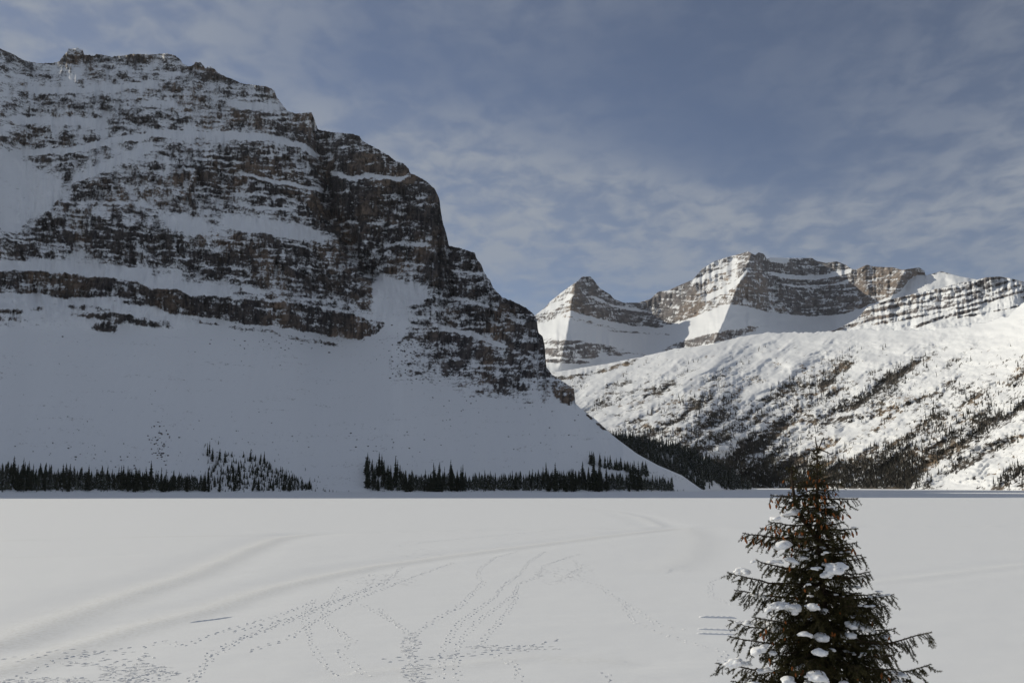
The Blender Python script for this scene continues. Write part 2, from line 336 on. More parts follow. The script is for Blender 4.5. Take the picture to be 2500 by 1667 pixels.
def left_rock(PX, PY, A, E):
    wob = 7 * fbm(PX / 45, PY / 60, 4, 31, 0.6)
    x = PX; y = PY + wob
    D = np.maximum(ROCK_L(x, y), 0) ** 0.8
    D = np.where(y > 985, 0, D)
    # snow ledges and fields take rock away
    led = [([(30,376),(184,366),(260,347),(337,334),(398,325),(520,331),(581,331),(643,335),(700,346),(740,356),(775,382)], 10, 0.85),
           ([(808,420),(833,432),(860,437),(894,428),(937,434),(973,437),(1003,427)], 7, 1.0),
           ([(175,440),(250,410),(310,382),(375,356)], 13, 0.7),
           ([(590,424),(640,437),(704,446),(747,458),(790,462)], 6, 0.8), ([(600,503),(660,509),(718,514)], 5, 0.7),
           ([(560,470),(640,476),(720,488)], 4, 0.6), ([(830,545),(880,540),(935,548)], 4, 0.7), ([(930,560),(1000,540),(1040,552)], 4, 0.6),
           ([(910,610),(980,592),(1050,600)], 6, 0.6), ([(1100,660),(1150,664),(1185,672)], 4, 0.8), ([(480,385),(540,392),(600,400)], 4, 0.6),
           ([(60,215),(180,222),(300,212),(380,205)], 10, 0.35), ([(30,292),(140,296),(260,300)], 12, 0.5), ([(560,255),(620,262),(690,262)], 10, 0.5),
           ([(1100,725),(1180,745),(1260,775)], 5, 0.5), ([(1070,800),(1150,815),(1230,845),(1300,880)], 8, 0.6)]
    for pts, wd, k in led: D = D - k * line(x, y + 3 * fbm(x / 14, y / 30, 2, 44), pts, wd)
    for cx, cy, rx, ry, ro, k in [(70,480,80,50,-20,1.0),(10,440,60,70,0,.9),(25,540,30,40,0,.5),(690,562,115,20,9,.7),(600,545,60,18,5,.5),(955,735,38,52,0,1.0),(965,785,24,40,0,1.0),
                                  (930,705,20,30,20,.9),(1010,720,30,25,-20,.6),(860,610,12,35,-15,.6),(480,555,90,22,12,.4),(120,650,120,10,2,.6)]:
        D = D - k * ell(x, y, cx, cy, rx, ry, ro, 0.45)
    up = L1T(x); dn = L1B(x)
    D = np.where(y > up - 4, np.minimum(D, 0.5), D)
    shelf = sst(up - 42, up - 26, y) * (1 - sst(up - 6, up + 2, y)) * sst(-60, 20, x) * (1 - sst(820, 930, x))
    D = D - 0.42 * shelf * (1 - 0.65 * sst(540, 680, x))
    inb = sst(up - 4, up + 3, y) * (1 - sst(dn - 3, dn + 3, y)) * (1 - sst(930, 952, x))
    below = sst(dn - 2, dn + 6, y) * (x < 950)
    D = D * (1 - below) + 0.84 * inb * (1 - 0.45 * sst(0.05, 0.4, fbm(x / 24, y / 14, 4, 77, 0.6)))
    for cx, cy, rx, ry, ro, k in [(285,775,100,9,6,.75),(330,785,80,9,8,.8),(260,797,32,13,4,.85),(215,752,45,7,4,.6),(330,740,50,5,6,.6),(20,762,38,9,4,.7),(20,778,40,7,2,.5),(90,755,16,6,0,.6),
                                  (490,785,45,4,8,.45),(620,806,60,5,8,.5),(760,832,70,5,10,.5),(1175,900,55,9,14,.65),(1195,917,60,10,18,.7),(1215,940,32,14,35,.75),(1262,935,26,17,35,.75),(1372,962,26,14,25,.8),(1388,966,17,20,5,.95),
                                  (1345,940,12,6,30,.6),(1470,1040,14,4,35,.7),(1440,1018,12,3,35,.4),(1290,915,20,5,20,.5),(485,158,28,14,15,.9),(425,205,28,22,-20,.7),(540,280,14,16,0,.7),(190,138,26,16,0,.7)]:
        D = np.maximum(D, k * ell(x, y, cx, cy, rx, ry, ro, 0.5) * 1.05)
    jb = sst(J_T(x) - 3, J_T(x) + 2, y) * (1 - sst(J_B(x) - 2, J_B(x) + 3, y)) * sst(1024, 1036, x) * (1 - sst(1226, 1234, x))
    D = np.maximum(D, 0.95 * jb)
    D = np.where(D > 0.06, D + 0.05, D); D = np.clip(D, -0.3, 0.84 + 0.12 * sst(750, 810, x) * sst(680, 600, y))
    # break the density up: strata streaks, clumps, cracks
    s = y - (L1T(np.clip(x, 0, 950)) - 663) * sst(300, 700, y) + 6 * np.sin(x / 130.0)
    str1 = fbm(x / 70, s / 7.0, 4, 51, 0.6); str2 = fbm(x / 26, s / 3.2, 3, 57, 0.6)
    clump = fbm(x / 30, y / 22, 5, 61, 0.62)
    crk = fbm(x / 9, y / 40, 3, 67)
    big = fbm(x / 110, y / 60, 3, 71)
    rk = D + (0.55 * str1 + 0.30 * str2 + 0.75 * clump + (0.30 + 0.2 * sst(0.5, 0.8, D)) * crk + 0.25 * big) * sst(-0.02, 0.20, D) * 1.12
    sl = y + 9 * np.sin(x / 47.0) * sst(560, 800, x) + 5 * fbm(x / 60, y / 60, 3, 73) - 0.10 * (x - 500) * (x < 760)
    ldg = sst(0.70, 0.93, np.cos(2 * math.pi * (sl / 13.5 + 0.5 * fbm(x / 170, y / 50, 2, 74)))) * sst(-0.16, 0.06, fbm(x / 70, sl / 16, 3, 75))
    rk = rk - (0.5 - 0.18 * sst(760, 820, x)) * ldg * sst(0.48, 0.72, D) * sst(700, 640, y - 0.25 * np.clip(x - 700, 0, 600))
    rk = np.clip(rk, -0.2, 1.2)
    Rf = sst(0.36, 0.66, rk)
    al = 36.5 + Rf * (34 + 9 * sst(0.6, 1.0, rk))
    return np.clip(rk, 0, 1), np.radians(np.clip(al, 30, 82))
def gully(PX, PY, pts, wd, depth):
    a = np.array(pts, float); c = np.interp(PY, a[:, 1], a[:, 0]); o = np.argsort(a[:, 1])
    e = sst(a[0, 1] - 20, a[0, 1] + 20, PY) * (1 - sst(a[-1, 1] - 20, a[-1, 1] + 20, PY))
    d = (PX - c) / wd
    return depth * np.exp(-d * d) * e
def left_relief(PX, PY, rock, t):
    m = sst(820, 740, PY + 0 * PX) * sst(0, 0.08, t) ; m = np.maximum(m, 0.0)
    env = sst(1.0, 0.93, t + 0 * PX) * 0.6 + 0.4
    wx = PX + 25 * fbm(PX / 160, PY / 160, 3, 91)
    g = -38 * ridged(wx / 120, PY / 420, 4, 93, 0.55) - 17 * ridged(wx / 34, PY / 120, 4, 95, 0.6)
    rr = sst(0.2, 0.7, rock)
    d = g * m * env * 0.9 + rr * 10 * fbm(PX / 12, PY / 14, 4, 97, 0.65) * m
    d = d + gully(PX, PY, [(778, 300), (800, 430), (815, 520), (860, 610), (915, 690)], 26, 85)
    d = d + gully(PX, PY, [(480, 330), (490, 400), (478, 470)], 7, 16) + gully(PX, PY, [(940, 560), (925, 640)], 14, 20)
    d = d + gully(PX, PY, [(1100, 590), (1105, 700), (1120, 760)], 14, 28) + gully(PX, PY, [(405, 640), (395, 560), (370, 520)][::-1], 8, 10)
    d = d + gully(PX, PY, [(60, 330), (40, 420), (70, 560)], 40, 25)
    d = d - gully(PX, PY, [(958, 780), (950, 900), (940, 1050)], 60, 9)
    tal = sst(760, 850, PY + 0 * PX)
    d = d + tal * sst(0, 0.06, t) * (6 * fbm(PX / 260, PY / 200, 3, 98) + 1.5 * fbm((PX - 950) / 26 * (1 + (1200 - PY) / 900), PY / 330, 3, 99) + 0.8 * fbm(PX / 60, PY / 30, 3, 100))
    return d
crag = build_layer('mountain', azL, eskyL, ebL, rsL, 505, left_rock, rtL, left_relief, M_mtn, back=(33.0, 1500.0, 16), leak=0.10)

# ---- lit hillside on the right
azH = px_az(np.arange(1300, 2620, 2.6)); azH = np.concatenate([azH, azH[-1] + np.radians(np.arange(0.4, 22, 0.4))])
HT = [(1280, 925), (1351, 909), (1491, 886), (1570, 870), (1649, 851), (1728, 843), (1807, 822), (1873, 812), (1972, 811), (2033, 809), (2120, 803), (2250, 806), (2381, 793), (2460, 771), (2500, 737), (2560, 700), (2620, 670)]
ha, he = sky_line(HT)
ha = np.concatenate([ha, np.radians([33, 40, 50])]); he = np.concatenate([he, np.radians([13, 13, 10])])
dH = np.degrees(azH)
eskyH = np.interp(azH, ha, he) + (0.0012 + 0.0022 * sst(13, 16, dH)) * fbm(dH * 2.2, dH * 0, 5, 103, 0.6)
pxH = CX + F / CP * np.tan(azH)
rsH = np.interp(pxH, [1300, 1713, 1820, 1900, 2050, 2200, 2350, 2500, 2800, 4000], [2300, 2300, 2550, 2600, 2450, 2200, 2000, 1820, 1500, 1000])
rtH = np.interp(pxH, [1300, 1700, 1880, 2033, 2200, 2350, 2500, 2700, 4000], [4100, 4050, 4000, 3950, 3700, 3350, 3000, 2600, 1800])
rsH = smooth1(rsH, 45); rtH = smooth1(rtH, 60)
FOREST_H = digits(['000000000001', '000000012211', '100111144322', '123236643223', '124545553255', '013565221662',
                   '245564314841', '444676458511', '445888899313', '555999999224'], 1400, 100, 820, 40)
def chute(px, py):                             # fall-line streaks running down to the left
    u = (px + py * 1.55) / 70.0; v = (px * 0.62 - py) / 260.0
    return fbm(u + 0.35 * fbm(px / 90, py / 90, 2, 111), v, 4, 113)
def hill_rock(PX, PY, A, E):
    x, y = PX, PY
    d = FOREST_H(x, y)
    n = fbm(x / 16, y / 9, 5, 121, 0.62); c = chute(x, y)
    rk = 0.20 + 0.38 * d + 0.50 * n + 0.55 * c * sst(0, 0.25, d) + 0.06 * sst(900, 960, y)
    rk = rk - 0.25 * sst(860, 815, y) * (x > 1700)
    cl = line(x, y + 5 * fbm(x / 20, y / 20, 2, 5), [(1935, 1020), (2010, 1030), (2090, 1018), (2150, 1005), (2200, 990)], 13)
    rk = np.maximum(rk, (0.55 + 0.5 * n) * cl)
    st = line(x, y, [(1350, 925), (1420, 918), (1480, 902), (1560, 880)], 9)
    rk = np.maximum(rk, (0.5 + 0.6 * n) * st)
    rk = np.clip(rk, 0, 1)
    Rf = sst(0.42, 0.7, rk)
    al = 24 + Rf * 14
    return rk, np.radians(np.clip(al, 14, 70))
def hill_relief(PX, PY, rock, t):
    m = sst(0, 0.06, t) * (0.5 + 0.5 * sst(1, 0.9, t))
    return m * (50 * chute(PX, PY) + 54 * fbm(PX / 90, PY / 34, 4, 141) + 9 * fbm(PX / 16, PY / 8, 4, 143, 0.62) * (0.4 + 1.2 * sst(-0.2, 0.3, fbm(PX / 80, PY / 60, 2, 145))))
hill = build_layer('hillside', azH, eskyH, np.arctan((-1.5 - CAM_H) / rsH), rsH, 225, hill_rock, rtH, hill_relief, M_hill, back=(14.0, 900.0, 8), ksm=60, lat=100, leak=0.12)

# ---- dark wooded spur between the crag and the hillside
azS = px_az(np.arange(1380, 1850, 3.0))
SPT = [(1370, 1045), (1420, 1066), (1512, 1080), (1581, 1091), (1657, 1105), (1734, 1136), (1785, 1172), (1815, 1191), (1850, 1193)]
pa, pe = sky_line(SPT); dS = np.degrees(azS)
eS = np.interp(azS, pa, pe) + 0.0004 * fbm(dS * 5, dS * 0, 3, 151)
rsS = np.interp(CX + F / CP * np.tan(azS), [1380, 1600, 1713, 1800, 1850], [1560, 1600, 1680, 1800, 1950])
ebS = np.arctan((-1.0 - CAM_H) / rsS)
eS = np.maximum(eS, ebS + 0.0012)
spur = build_layer('wooded_spur', azS, eS, ebS, rsS, 60,
    lambda PX, PY, A, E: (np.clip(0.2 + 0.5 * fbm(PX / 14, PY / 8, 4, 161), 0, 1), np.radians(27 + 6 * fbm(PX / 50, PY / 30, 3, 163))),
    None, None, M_hill, back=(20.0, 400.0, 8))

# ---- far peaks
azF = np.concatenate([px_az(np.arange(1150, 1290, 10)), px_az(np.arange(1290, 2520, 2.9)), px_az(np.arange(2520, 3600, 16))])
SKY_F = [(1000,800),(1200,795),(1306,770),(1333,749),(1343,736),(1367,717),(1391,699),(1412,685),(1422,675),(1441,675),(1451,685),(1465,704),(1491,720),(1499,730),(1523,739),(1559,739),(1588,730),(1607,712),(1631,709),(1660,696),(1691,683),(1715,656),(1744,638),(1781,626),(1807,620),(1826,614),(1834,618),(1844,623),(1852,616),(1865,620),(1873,633),(1880,629),(1920,630),(1983,630),(1993,637),(2017,642),(2043,638),(2065,647),(2080,657),(2091,658),(2117,646),(2133,651),(2181,653),(2202,659),(2244,653),(2257,661),(2260,672),(2275,669),(2297,662),(2341,674),(2394,684),(2450,700),(2520,715),(2800,740),(3600,800)]
fa, fe = sky_line(SKY_F); dF = np.degrees(azF)
eskyF = np.interp(azF, fa, fe) + 0.00035 * fbm(dF * 12, dF * 0, 4, 171)
ebF = ae(np.full(len(azF), 1250.0), np.full(len(azF), 935.0))[1]
CB = C([(1000, 830), (1309, 800), (1393, 760), (1465, 780), (1544, 796), (1609, 801), (1675, 781), (1700, 772), (1781, 742), (1820, 749), (1873, 762), (1985, 774), (2038, 771), (2091, 758), (2150, 735), (2200, 712), (2215, 690), (2240, 672), (3600, 640)])
def far_rock(PX, PY, A, E):
    x = PX; y = PY + 2.5 * fbm(PX / 18, PY / 18, 3, 181)
    inb = sst(CB(x) + 2, CB(x) - 3, y)
    d = 0.66 * inb
    s = y + 10 * np.sin((x - 1400) / 75.0) * (x < 1720) - 14 * np.exp(-((x - 1985) / 110.0) ** 2)
    # sunlit snow left of the two aretes
    l1 = sst(0, 10, (1393 + (y - 760) * -0.18) - x) * sst(1300, 1330, x)
    d = d - 0.22 * l1 * inb - 0.55 * line(x, y, [(1305, 768), (1340, 752), (1370, 738), (1398, 722)], 5) 
    bm = sst(0, 14, (1838 - (y - 614) * 0.42) - x) * sst(1690, 1730, x)
    d = d - 0.18 * bm * inb
    for pts, wd, k in [([(1690, 690), (1740, 668), (1800, 650)], 6, .4), ([(1720, 730), (1760, 712), (1800, 690), (1830, 655)], 8, .5), ([(1880, 668), (1930, 676), (1990, 678), (2040, 670), (2080, 660)], 6, .7),
                       ([(1890, 690), (1950, 700), (2030, 696), (2080, 684)], 3, .4), ([(1440, 722), (1500, 748), (1580, 760)], 4, .4), ([(1880, 632), (1905, 634), (1925, 634)], 9, .8)]:
        d = d - k * line(x, y, pts, wd)
    for cx, cy, rx, ry, ro, k in [(1420, 846, 100, 14, 7, .62), (1390, 862, 85, 12, 4, .66), (1380, 882, 70, 6, 2, .6), (1480, 860, 40, 7, 8, .55), (1740, 826, 125, 12, -13, .66), (1690, 838, 70, 9, -10, .6),
                                  (1430, 785, 90, 5, 14, .42), (1560, 812, 90, 3, 4, .45), (1540, 862, 40, 4, 8, .4)]:
        d = np.maximum(d, k * ell(x, y, cx, cy, rx, ry, ro, 0.3))
    st = fbm(x / 60, s / 3.6, 4, 183, 0.62); cl = fbm(x / 20, y / 14, 4, 187, 0.6); ck = fbm(x / 6, y / 30, 3, 189)
    rk = d + (0.60 * st + 0.42 * cl + 0.10 * ck) * sst(0.02, 0.3, d)
    rk = np.clip(rk, 0, 1); Rf = sst(0.35, 0.65, rk)
    return rk, np.radians(np.clip(26 + 3 * fbm(x / 80, y / 30, 3, 191) + 36 * Rf, 20, 75))
def far_relief(PX, PY, rock, t):
    n1 = -420 * np.exp(-np.abs(PX - (1393 + (PY - 760) * -0.18)) / 60.0)
    a2 = 1838 - (PY - 614) * 0.42
    n2 = -520 * np.exp(-np.abs(PX - a2) / 85.0)
    n3 = -320 * np.exp(-np.abs(PX - (2215 - (PY - 650) * 0.5)) / 60.0)
    c = 260 * np.exp(-((PX - 1590) / 90.0) ** 2) + 300 * np.exp(-((PX - 1985) / 90.0) ** 2)
    f = sst(0.0, 0.35, t)
    g = 22 * ridged(PX / 40, PY / 160, 4, 193) + 22 * fbm(PX / 9, PY / 12, 4, 195, 0.6) * sst(0.3, 0.6, rock)
    g = g + 40 * fbm(PX / 50, PY / 40, 3, 197)
    dome = -np.clip(PX - 2200, 0, 400) * 2.6
    return (n1 + n2 + n3 + c + dome) * f - g * f
far = build_layer('far_mountain', azF, eskyF, ebF, np.interp(CX + F / CP * np.tan(azF), [1000, 1800, 2200, 3600], [5100, 5100, 5000, 4600]), 190, far_rock,
                  np.full(len(azF), 6250.0), far_relief, M_far, back=(30.0, 2200.0, 10), ksm=40)

# ---- banded cliffs below the snow dome
azB = np.concatenate([px_az(np.arange(2010, 2530, 2.3)), px_az(np.arange(2530, 3800, 20))])
SKY_B = [(2000, 812), (2038, 806), (2091, 779), (2117, 750), (2170, 732), (2236, 716), (2297, 703), (2344, 690), (2375, 686), (2407, 677), (2439, 675), (2460, 678), (2486, 684), (2520, 692), (2700, 690), (3800, 760)]
ba, be = sky_line(SKY_B); dB = np.degrees(azB)
eB = np.interp(azB, ba, be) + 0.0003 * fbm(dB * 14, dB * 0, 3, 201)
pxB = CX + F / CP * np.tan(azB)
ebB = ae(pxB, np.full(len(pxB), 850.0))[1]
BB = C([(2000, 806), (2038, 809), (2100, 797), (2178, 788), (2240, 776), (2330, 756), (2420, 742), (2500, 726), (3800, 700)])
def band_rock(PX, PY, A, E):
    x = PX; y = PY + 2 * fbm(PX / 14, PY / 14, 3, 211)
    s = y + 0.235 * (x - 2038) + 5 * np.sin((x - 2050) / 60.0)
    ph = s / 17.5
    b = np.clip(0.45 + 0.25 * np.cos(ph * 2 * math.pi + 2.2 * fbm(x / 90, s / 40, 2, 213)) + 0.75 * fbm(x / 260, s / 9.0, 3, 214), 0, 1)
    inb = sst(BB(x) + 3, BB(x) - 2, y)
    d = (0.22 + 0.58 * b) * inb
    d = np.maximum(d, 0.66 * line(x, y, [(2228, 800), (2290, 778), (2350, 763), (2400, 752)], 6))
    d = np.maximum(d, 0.6 * line(x, y, [(2330, 775), (2400, 765), (2450, 755), (2500, 745)], 4))
    rk = d + (0.50 * fbm(x / 22, y / 8, 4, 215, 0.62) + 0.32 * fbm(x / 40, s / 3, 4, 217, 0.6) + 0.05 * fbm(x / 5, y / 20, 2, 219)) * sst(0.02, 0.25, d)
    rk = np.clip(rk, 0, 1); Rf = sst(0.36, 0.62, rk)
    return rk, np.radians(np.clip(22 + 7 * fbm(x / 40, y / 18, 3, 221) + 38 * Rf, 12, 72))
banded = build_layer('banded_cliffs', azB, eB, ebB, np.interp(pxB, [2010, 2500, 3800], [4550, 3700, 2600]), 120, band_rock,
    np.interp(pxB, [2010, 2100, 2500, 3800], [4650, 4800, 4250, 3000]),
    lambda PX, PY, rock, t: sst(0, 0.2, t) * (-12 * ridged(PX / 36, PY / 90, 3, 223) + 60 * fbm(PX / 70, PY / 40, 3, 225) + 10 * fbm(PX / 8, PY / 8, 3, 227)), M_far, back=(18.0, 500.0, 8), ksm=20)

# ---------------------------------------------------------------- frozen lake with drifts, tracks
BANDS = [([(-40, 1575), (0, 1558), (153, 1500), (306, 1447), (459, 1401), (574, 1351), (670, 1313), (746, 1303)], 5.0, 0.34, 0.8),
         ([(-40, 1640), (90, 1598), (230, 1554), (344, 1523), (497, 1485), (651, 1435), (804, 1401), (900, 1382), (1013, 1367), (1140, 1350), (1310, 1329), (1480, 1308), (1608, 1293), (1642, 1289)], 4.2, 0.28, 0.8),
         ([(-40, 1321), (0, 1319), (300, 1311), (620, 1306), (850, 1300), (1200, 1293), (1400, 1290), (1800, 1287), (2540, 1283)], 2.4, 0.36, 0.45),
         ([(-40, 1360), (0, 1359), (140, 1357), (300, 1354)], 2.0, 0.25, 0.3), ([(1420, 1240), (1510, 1249), (1570, 1262), (1600, 1275), (1620, 1285)], 5.0, 0.30, 0.2),
         ([(1690, 1290), (1720, 1320), (1700, 1360), (1640, 1390)], 7.0, 0.18, 0.35), ([(2130, 1420), (2300, 1400), (2540, 1372)], 4.0, 0.16, 0.2),
         ([(880, 1642), (1100, 1622), (1300, 1600), (1500, 1612)], 3.0, 0.12, 0.4), ([(2100, 1330), (2300, 1338), (2540, 1346)], 4.0, 0.10, 0.1)]
def resample(pts, step):
    p = np.array(pts, float); gx, gy = ground_at(p[:, 0], p[:, 1])
    # smooth in the world: chord-length param, cubic-ish by dense interpolation + hanning
    s = np.concatenate([[0], np.cumsum(np.hypot(np.diff(gx), np.diff(gy)))])
    n = max(int(s[-1] / step), 8); q = np.linspace(0, s[-1], n)
    X = np.interp(q, s, gx); Y = np.interp(q, s, gy)
    k = max(2, n // (len(pts) * 3)); X = smooth1(X, k); Y = smooth1(Y, k)
    return X, Y
BW = [(resample(p, 0.8), wd, hg, rg) for p, wd, hg, rg in BANDS]
def lake_h(x, y):
    """surface height of the snow on the lake and its wind-roughened share"""
    x = np.asarray(x, float); y = np.asarray(y, float)
    z = 0.10 * fbm(x / 26, y / 16, 3, 301) + 0.035 * fbm(x / 5, y / 3.2, 3, 303)
    rough = np.zeros_like(x)
    for (X, Y), wd, hg, rg in BW:
        box = (x > X.min() - 4 * wd) & (x < X.max() + 4 * wd) & (y > Y.min() - 4 * wd) & (y < Y.max() + 4 * wd)
        if not box.any(): continue
        xs, ys = x[box], y[box]; dmin = np.full(xs.shape, 1e9); sg = np.ones(xs.shape)
        st = max(1, len(X) // 160)
        Xc, Yc = X[::st], Y[::st]
        for i in range(len(Xc) - 1):
            ax, ay, bx, by = Xc[i], Yc[i], Xc[i + 1], Yc[i + 1]
            dx, dy = bx - ax, by - ay; l2 = dx * dx + dy * dy + 1e-9
            tt = np.clip(((xs - ax) * dx + (ys - ay) * dy) / l2, 0, 1)
            ex = xs - ax - tt * dx; ey = ys - ay - tt * dy; d = np.hypot(ex, ey)
            cr = np.sign(dx * ey - dy * ex); u = d < dmin
            dmin = np.where(u, d, dmin); sg = np.where(u, cr, sg)
        v = sg * dmin / wd
        prof = -np.exp(-(v - 0.5) ** 2 * 2.2) * 0.75 + np.exp(-(v + 0.12) ** 2 * 9) * 0.5 - np.exp(-(v + 0.75) ** 2 * 3) * 0.45
        z[box] += 0.62 * hg * prof
        rough[box] = np.maximum(rough[box], rg * np.exp(-(v + 0.1) ** 2 * 3.5))
    f = sst(800, 250, np.hypot(x, y))
    return z * f + 0.0, rough
pr = np.concatenate([np.arange(1740, 1300, -2.3), np.arange(1300, 1215, -1.5), np.arange(1215, 1186, -0.8)])
rr_ = np.array([math.hypot(*ground_at(1250.0, p)) for p in pr])
rr_ = np.concatenate([[14, 18, 22], rr_[rr_ > 23]])
azK = np.concatenate([np.radians(np.arange(-85, -29, 1.2)), px_az(np.arange(-110, 2610, 4.2)), np.radians(np.arange(29, 86, 1.2))])
AA, RR = np.meshgrid(azK, rr_)
LX, LY = np.sin(AA) * RR, np.cos(AA) * RR
LZ, LRO = lake_h(LX, LY)
lake = add('lake', mesh_np('lake', np.stack([LX, LY, LZ], -1).reshape(-1, 3), grid_faces(len(rr_), len(azK)), M_lake, attrs={'rough': LRO}), kind='structure')

# ground under and round everything, with the snowy bank the camera and the spruce stand on
gx = np.concatenate([[-9000, -5000, -2000, -800, -300, -120], np.arange(-60, 61, 3.0), [120, 300, 800, 2000, 5000, 9000]])
gy = np.concatenate([[-6000, -4000, -2000, -600, -200, -80], np.arange(-40, 40, 2.0), [60, 120, 400, 1500, 5000, 9500]])
GX, GY = np.meshgrid(gx, gy)
GZ = np.where(GY < 4, 8.2 - 0.02 * GY, 8.1 - (GY - 4) * 0.42) + 0.25 * fbm(GX / 9, GY / 9, 3, 311)
GZ = np.where(GY < -60, 8 + (-60 - np.maximum(GY, -3000)) * 0.10, GZ)
GZ = np.maximum(GZ, -2.5); GZ = np.where(GY > 27, -2.5, GZ); GZ = np.where(GY > 200, -45.0, GZ)
add('ground', mesh_np('ground', np.stack([GX, GY, GZ], -1).reshape(-1, 3), grid_faces(len(gy), len(gx)), M_snow), kind='structure')

# footprints: rims of pushed-up snow round trodden hollows
rng = random.Random(4)
TR = [[(1013,1665),(1004,1600),(1004,1555),(1055,1516),(1123,1478),(1178,1421),(1164,1404),(1174,1385),(1208,1361),(1268,1344)],
      [(1076,1657),(1081,1580),(1123,1516),(1208,1457),(1225,1431),(1268,1402),(1289,1372),(1331,1346)],
      [(1115,1661),(1115,1572),(1166,1516),(1251,1453),(1268,1423),(1310,1410),(1327,1380),(1361,1368),(1417,1351)],
      [(1268,1665),(1259,1623),(1200,1593),(1178,1565),(1208,1529),(1255,1470),(1259,1436)],
      [(1344,1397),(1404,1414),(1459,1427),(1519,1470),(1544,1516),(1608,1542),(1684,1567),(1770,1589),(1748,1644)],
      [(1523,1470),(1565,1495),(1608,1525),(1672,1538)],
      [(440,1665),(486,1650),(509,1596),(574,1562),(689,1516),(804,1470),(900,1435),(940,1423),(983,1380)],
      [(470,1667),(520,1600),(585,1563),(700,1517),(815,1472),(905,1437)],
      [(600,1592),(700,1560),(800,1497),(885,1457),(979,1419),(1038,1397),(1110,1372)],
      [(440,1577),(536,1542),(670,1504),(765,1470)], [(819,1649),(762,1584),(742,1508),(765,1462)],
      [(900,1653),(823,1592),(861,1569),(785,1504),(800,1473),(830,1431)], [(8,1665),(77,1634),(153,1604),(268,1584),(344,1573)],
      [(928,1606),(1055,1601),(1183,1589),(1289,1576),(1374,1559)], [(940,1614),(1055,1606),(1183,1595),(1260,1590)],
      [(800,1525),(865,1567)], [(885,1475),(950,1510),(1000,1550)], [(925,1485),(965,1520),(1000,1548)], [(345,1580),(400,1560),(440,1577)],
      [(0,1600),(110,1590),(200,1580)], [(30,1612),(140,1596)], [(1480,1640),(1490,1667)], [(1800,1390),(1735,1420),(1735,1455),(1800,1480)],
      [(1020,1325),(1200,1308),(1380,1291)], [(1360,1420),(1420,1385),(1400,1365)], [(560,1545),(640,1525),(720,1505)]]
FP = []                                   # x, y, heading, length, width, rim
for tr in TR:
    p = np.array(tr, float); X, Y = ground_at(p[:, 0], p[:, 1])
    s = np.concatenate([[0], np.cumsum(np.hypot(np.diff(X), np.diff(Y)))])
    n = int(s[-1] / 0.62)
    for k in range(n):
        q = (k + 0.5) * 0.62 + rng.uniform(-0.2, 0.2)
        x = float(np.interp(q, s, X)); y = float(np.interp(q, s, Y)); x2 = float(np.interp(q + 0.5, s, X)); y2 = float(np.interp(q + 0.5, s, Y))
        hd = math.atan2(y2 - y, x2 - x); sgn = 1 if k % 2 else -1
        off_ = sgn * 0.15 + rng.gauss(0, 0.08)
        FP.append((x - math.sin(hd) * off_, y + math.cos(hd) * off_, hd + rng.gauss(0, 0.15), rng.uniform(0.16, 0.30), rng.uniform(0.06, 0.11), rng.uniform(0.008, 0.032)))
def trample(cx, cy, rx, ry, n):
    for k in range(n):
        a = rng.uniform(0, 6.28); q = math.sqrt(rng.random())
        x, y = ground_at(cx + rx * q * math.cos(a), cy + ry * q * math.sin(a))
        FP.append((float(x), float(y), rng.uniform(0, 6.28), rng.uniform(0.12, 0.30), rng.uniform(0.06, 0.13), rng.uniform(0.005, 0.024)))
trample(330, 1642, 105, 25, 170); trample(250, 1605, 130, 22, 70); trample(1004, 1575, 24, 32, 70); trample(1020, 1640, 40, 26, 70)
trample(120, 1660, 130, 10, 90); trample(1360, 1405, 60, 22, 60); trample(1420, 1395, 30, 20, 30); trample(1010, 1345, 70, 28, 60); trample(930, 1415, 90, 16, 90); trample(1250, 1580, 120, 7, 60)
FPa = np.array(FP, float)
seg = 7; ang = np.arange(seg) / seg * 2 * math.pi
rings = [(1.7, -0.25), (1.08, 0.9), (0.84, 0.5), (0.66, 0.06)]
loc = []
for rad, hh in rings: loc += [(rad * math.cos(a), rad * math.sin(a), hh) for a in ang]
loc.append((0, 0, 0.04)); loc = np.array(loc)
fz, _ = lake_h(FPa[:, 0], FPa[:, 1])
nV = len(loc); jit = 1 + 0.16 * np.random.RandomState(3).randn(len(FPa), nV, 3)
lu = loc[None, :, 0] * FPa[:, None, 3] * 0.5 * jit[..., 0]; lv = loc[None, :, 1] * FPa[:, None, 4] * 0.5 * jit[..., 1]; lw = loc[None, :, 2] * FPa[:, None, 5] * jit[..., 2]
ch = np.cos(FPa[:, 2])[:, None]; sh = np.sin(FPa[:, 2])[:, None]
V = np.stack([FPa[:, 0:1] + lu * ch - lv * sh, FPa[:, 1:2] + lu * sh + lv * ch, fz[:, None] + 0.012 + lw], -1)
fc = []
for k in range(3):
    for i in range(seg):
        j = (i + 1) % seg; fc.append((k * seg + i, k * seg + j, (k + 1) * seg + j, (k + 1) * seg + i))
for i in range(seg): fc.append((3 * seg + i, 3 * seg + (i + 1) % seg, nV - 1, nV - 1))
fq = np.array([f for f in fc if f[2] != f[3]]); ft = np.array([f[:3] for f in fc if f[2] == f[3]])
FQ = np.concatenate([fq[:, [0, 1, 2]], fq[:, [0, 2, 3]], ft])
FQ = (FQ[None] + (np.arange(len(FPa)) * nV)[:, None, None]).reshape(-1, 3)
add('footprints', mesh_np('footprints', V.reshape(-1, 3), FQ, M_snow), kind='stuff', label='trails of boot prints trodden across the snow on the lake', category='footprints')

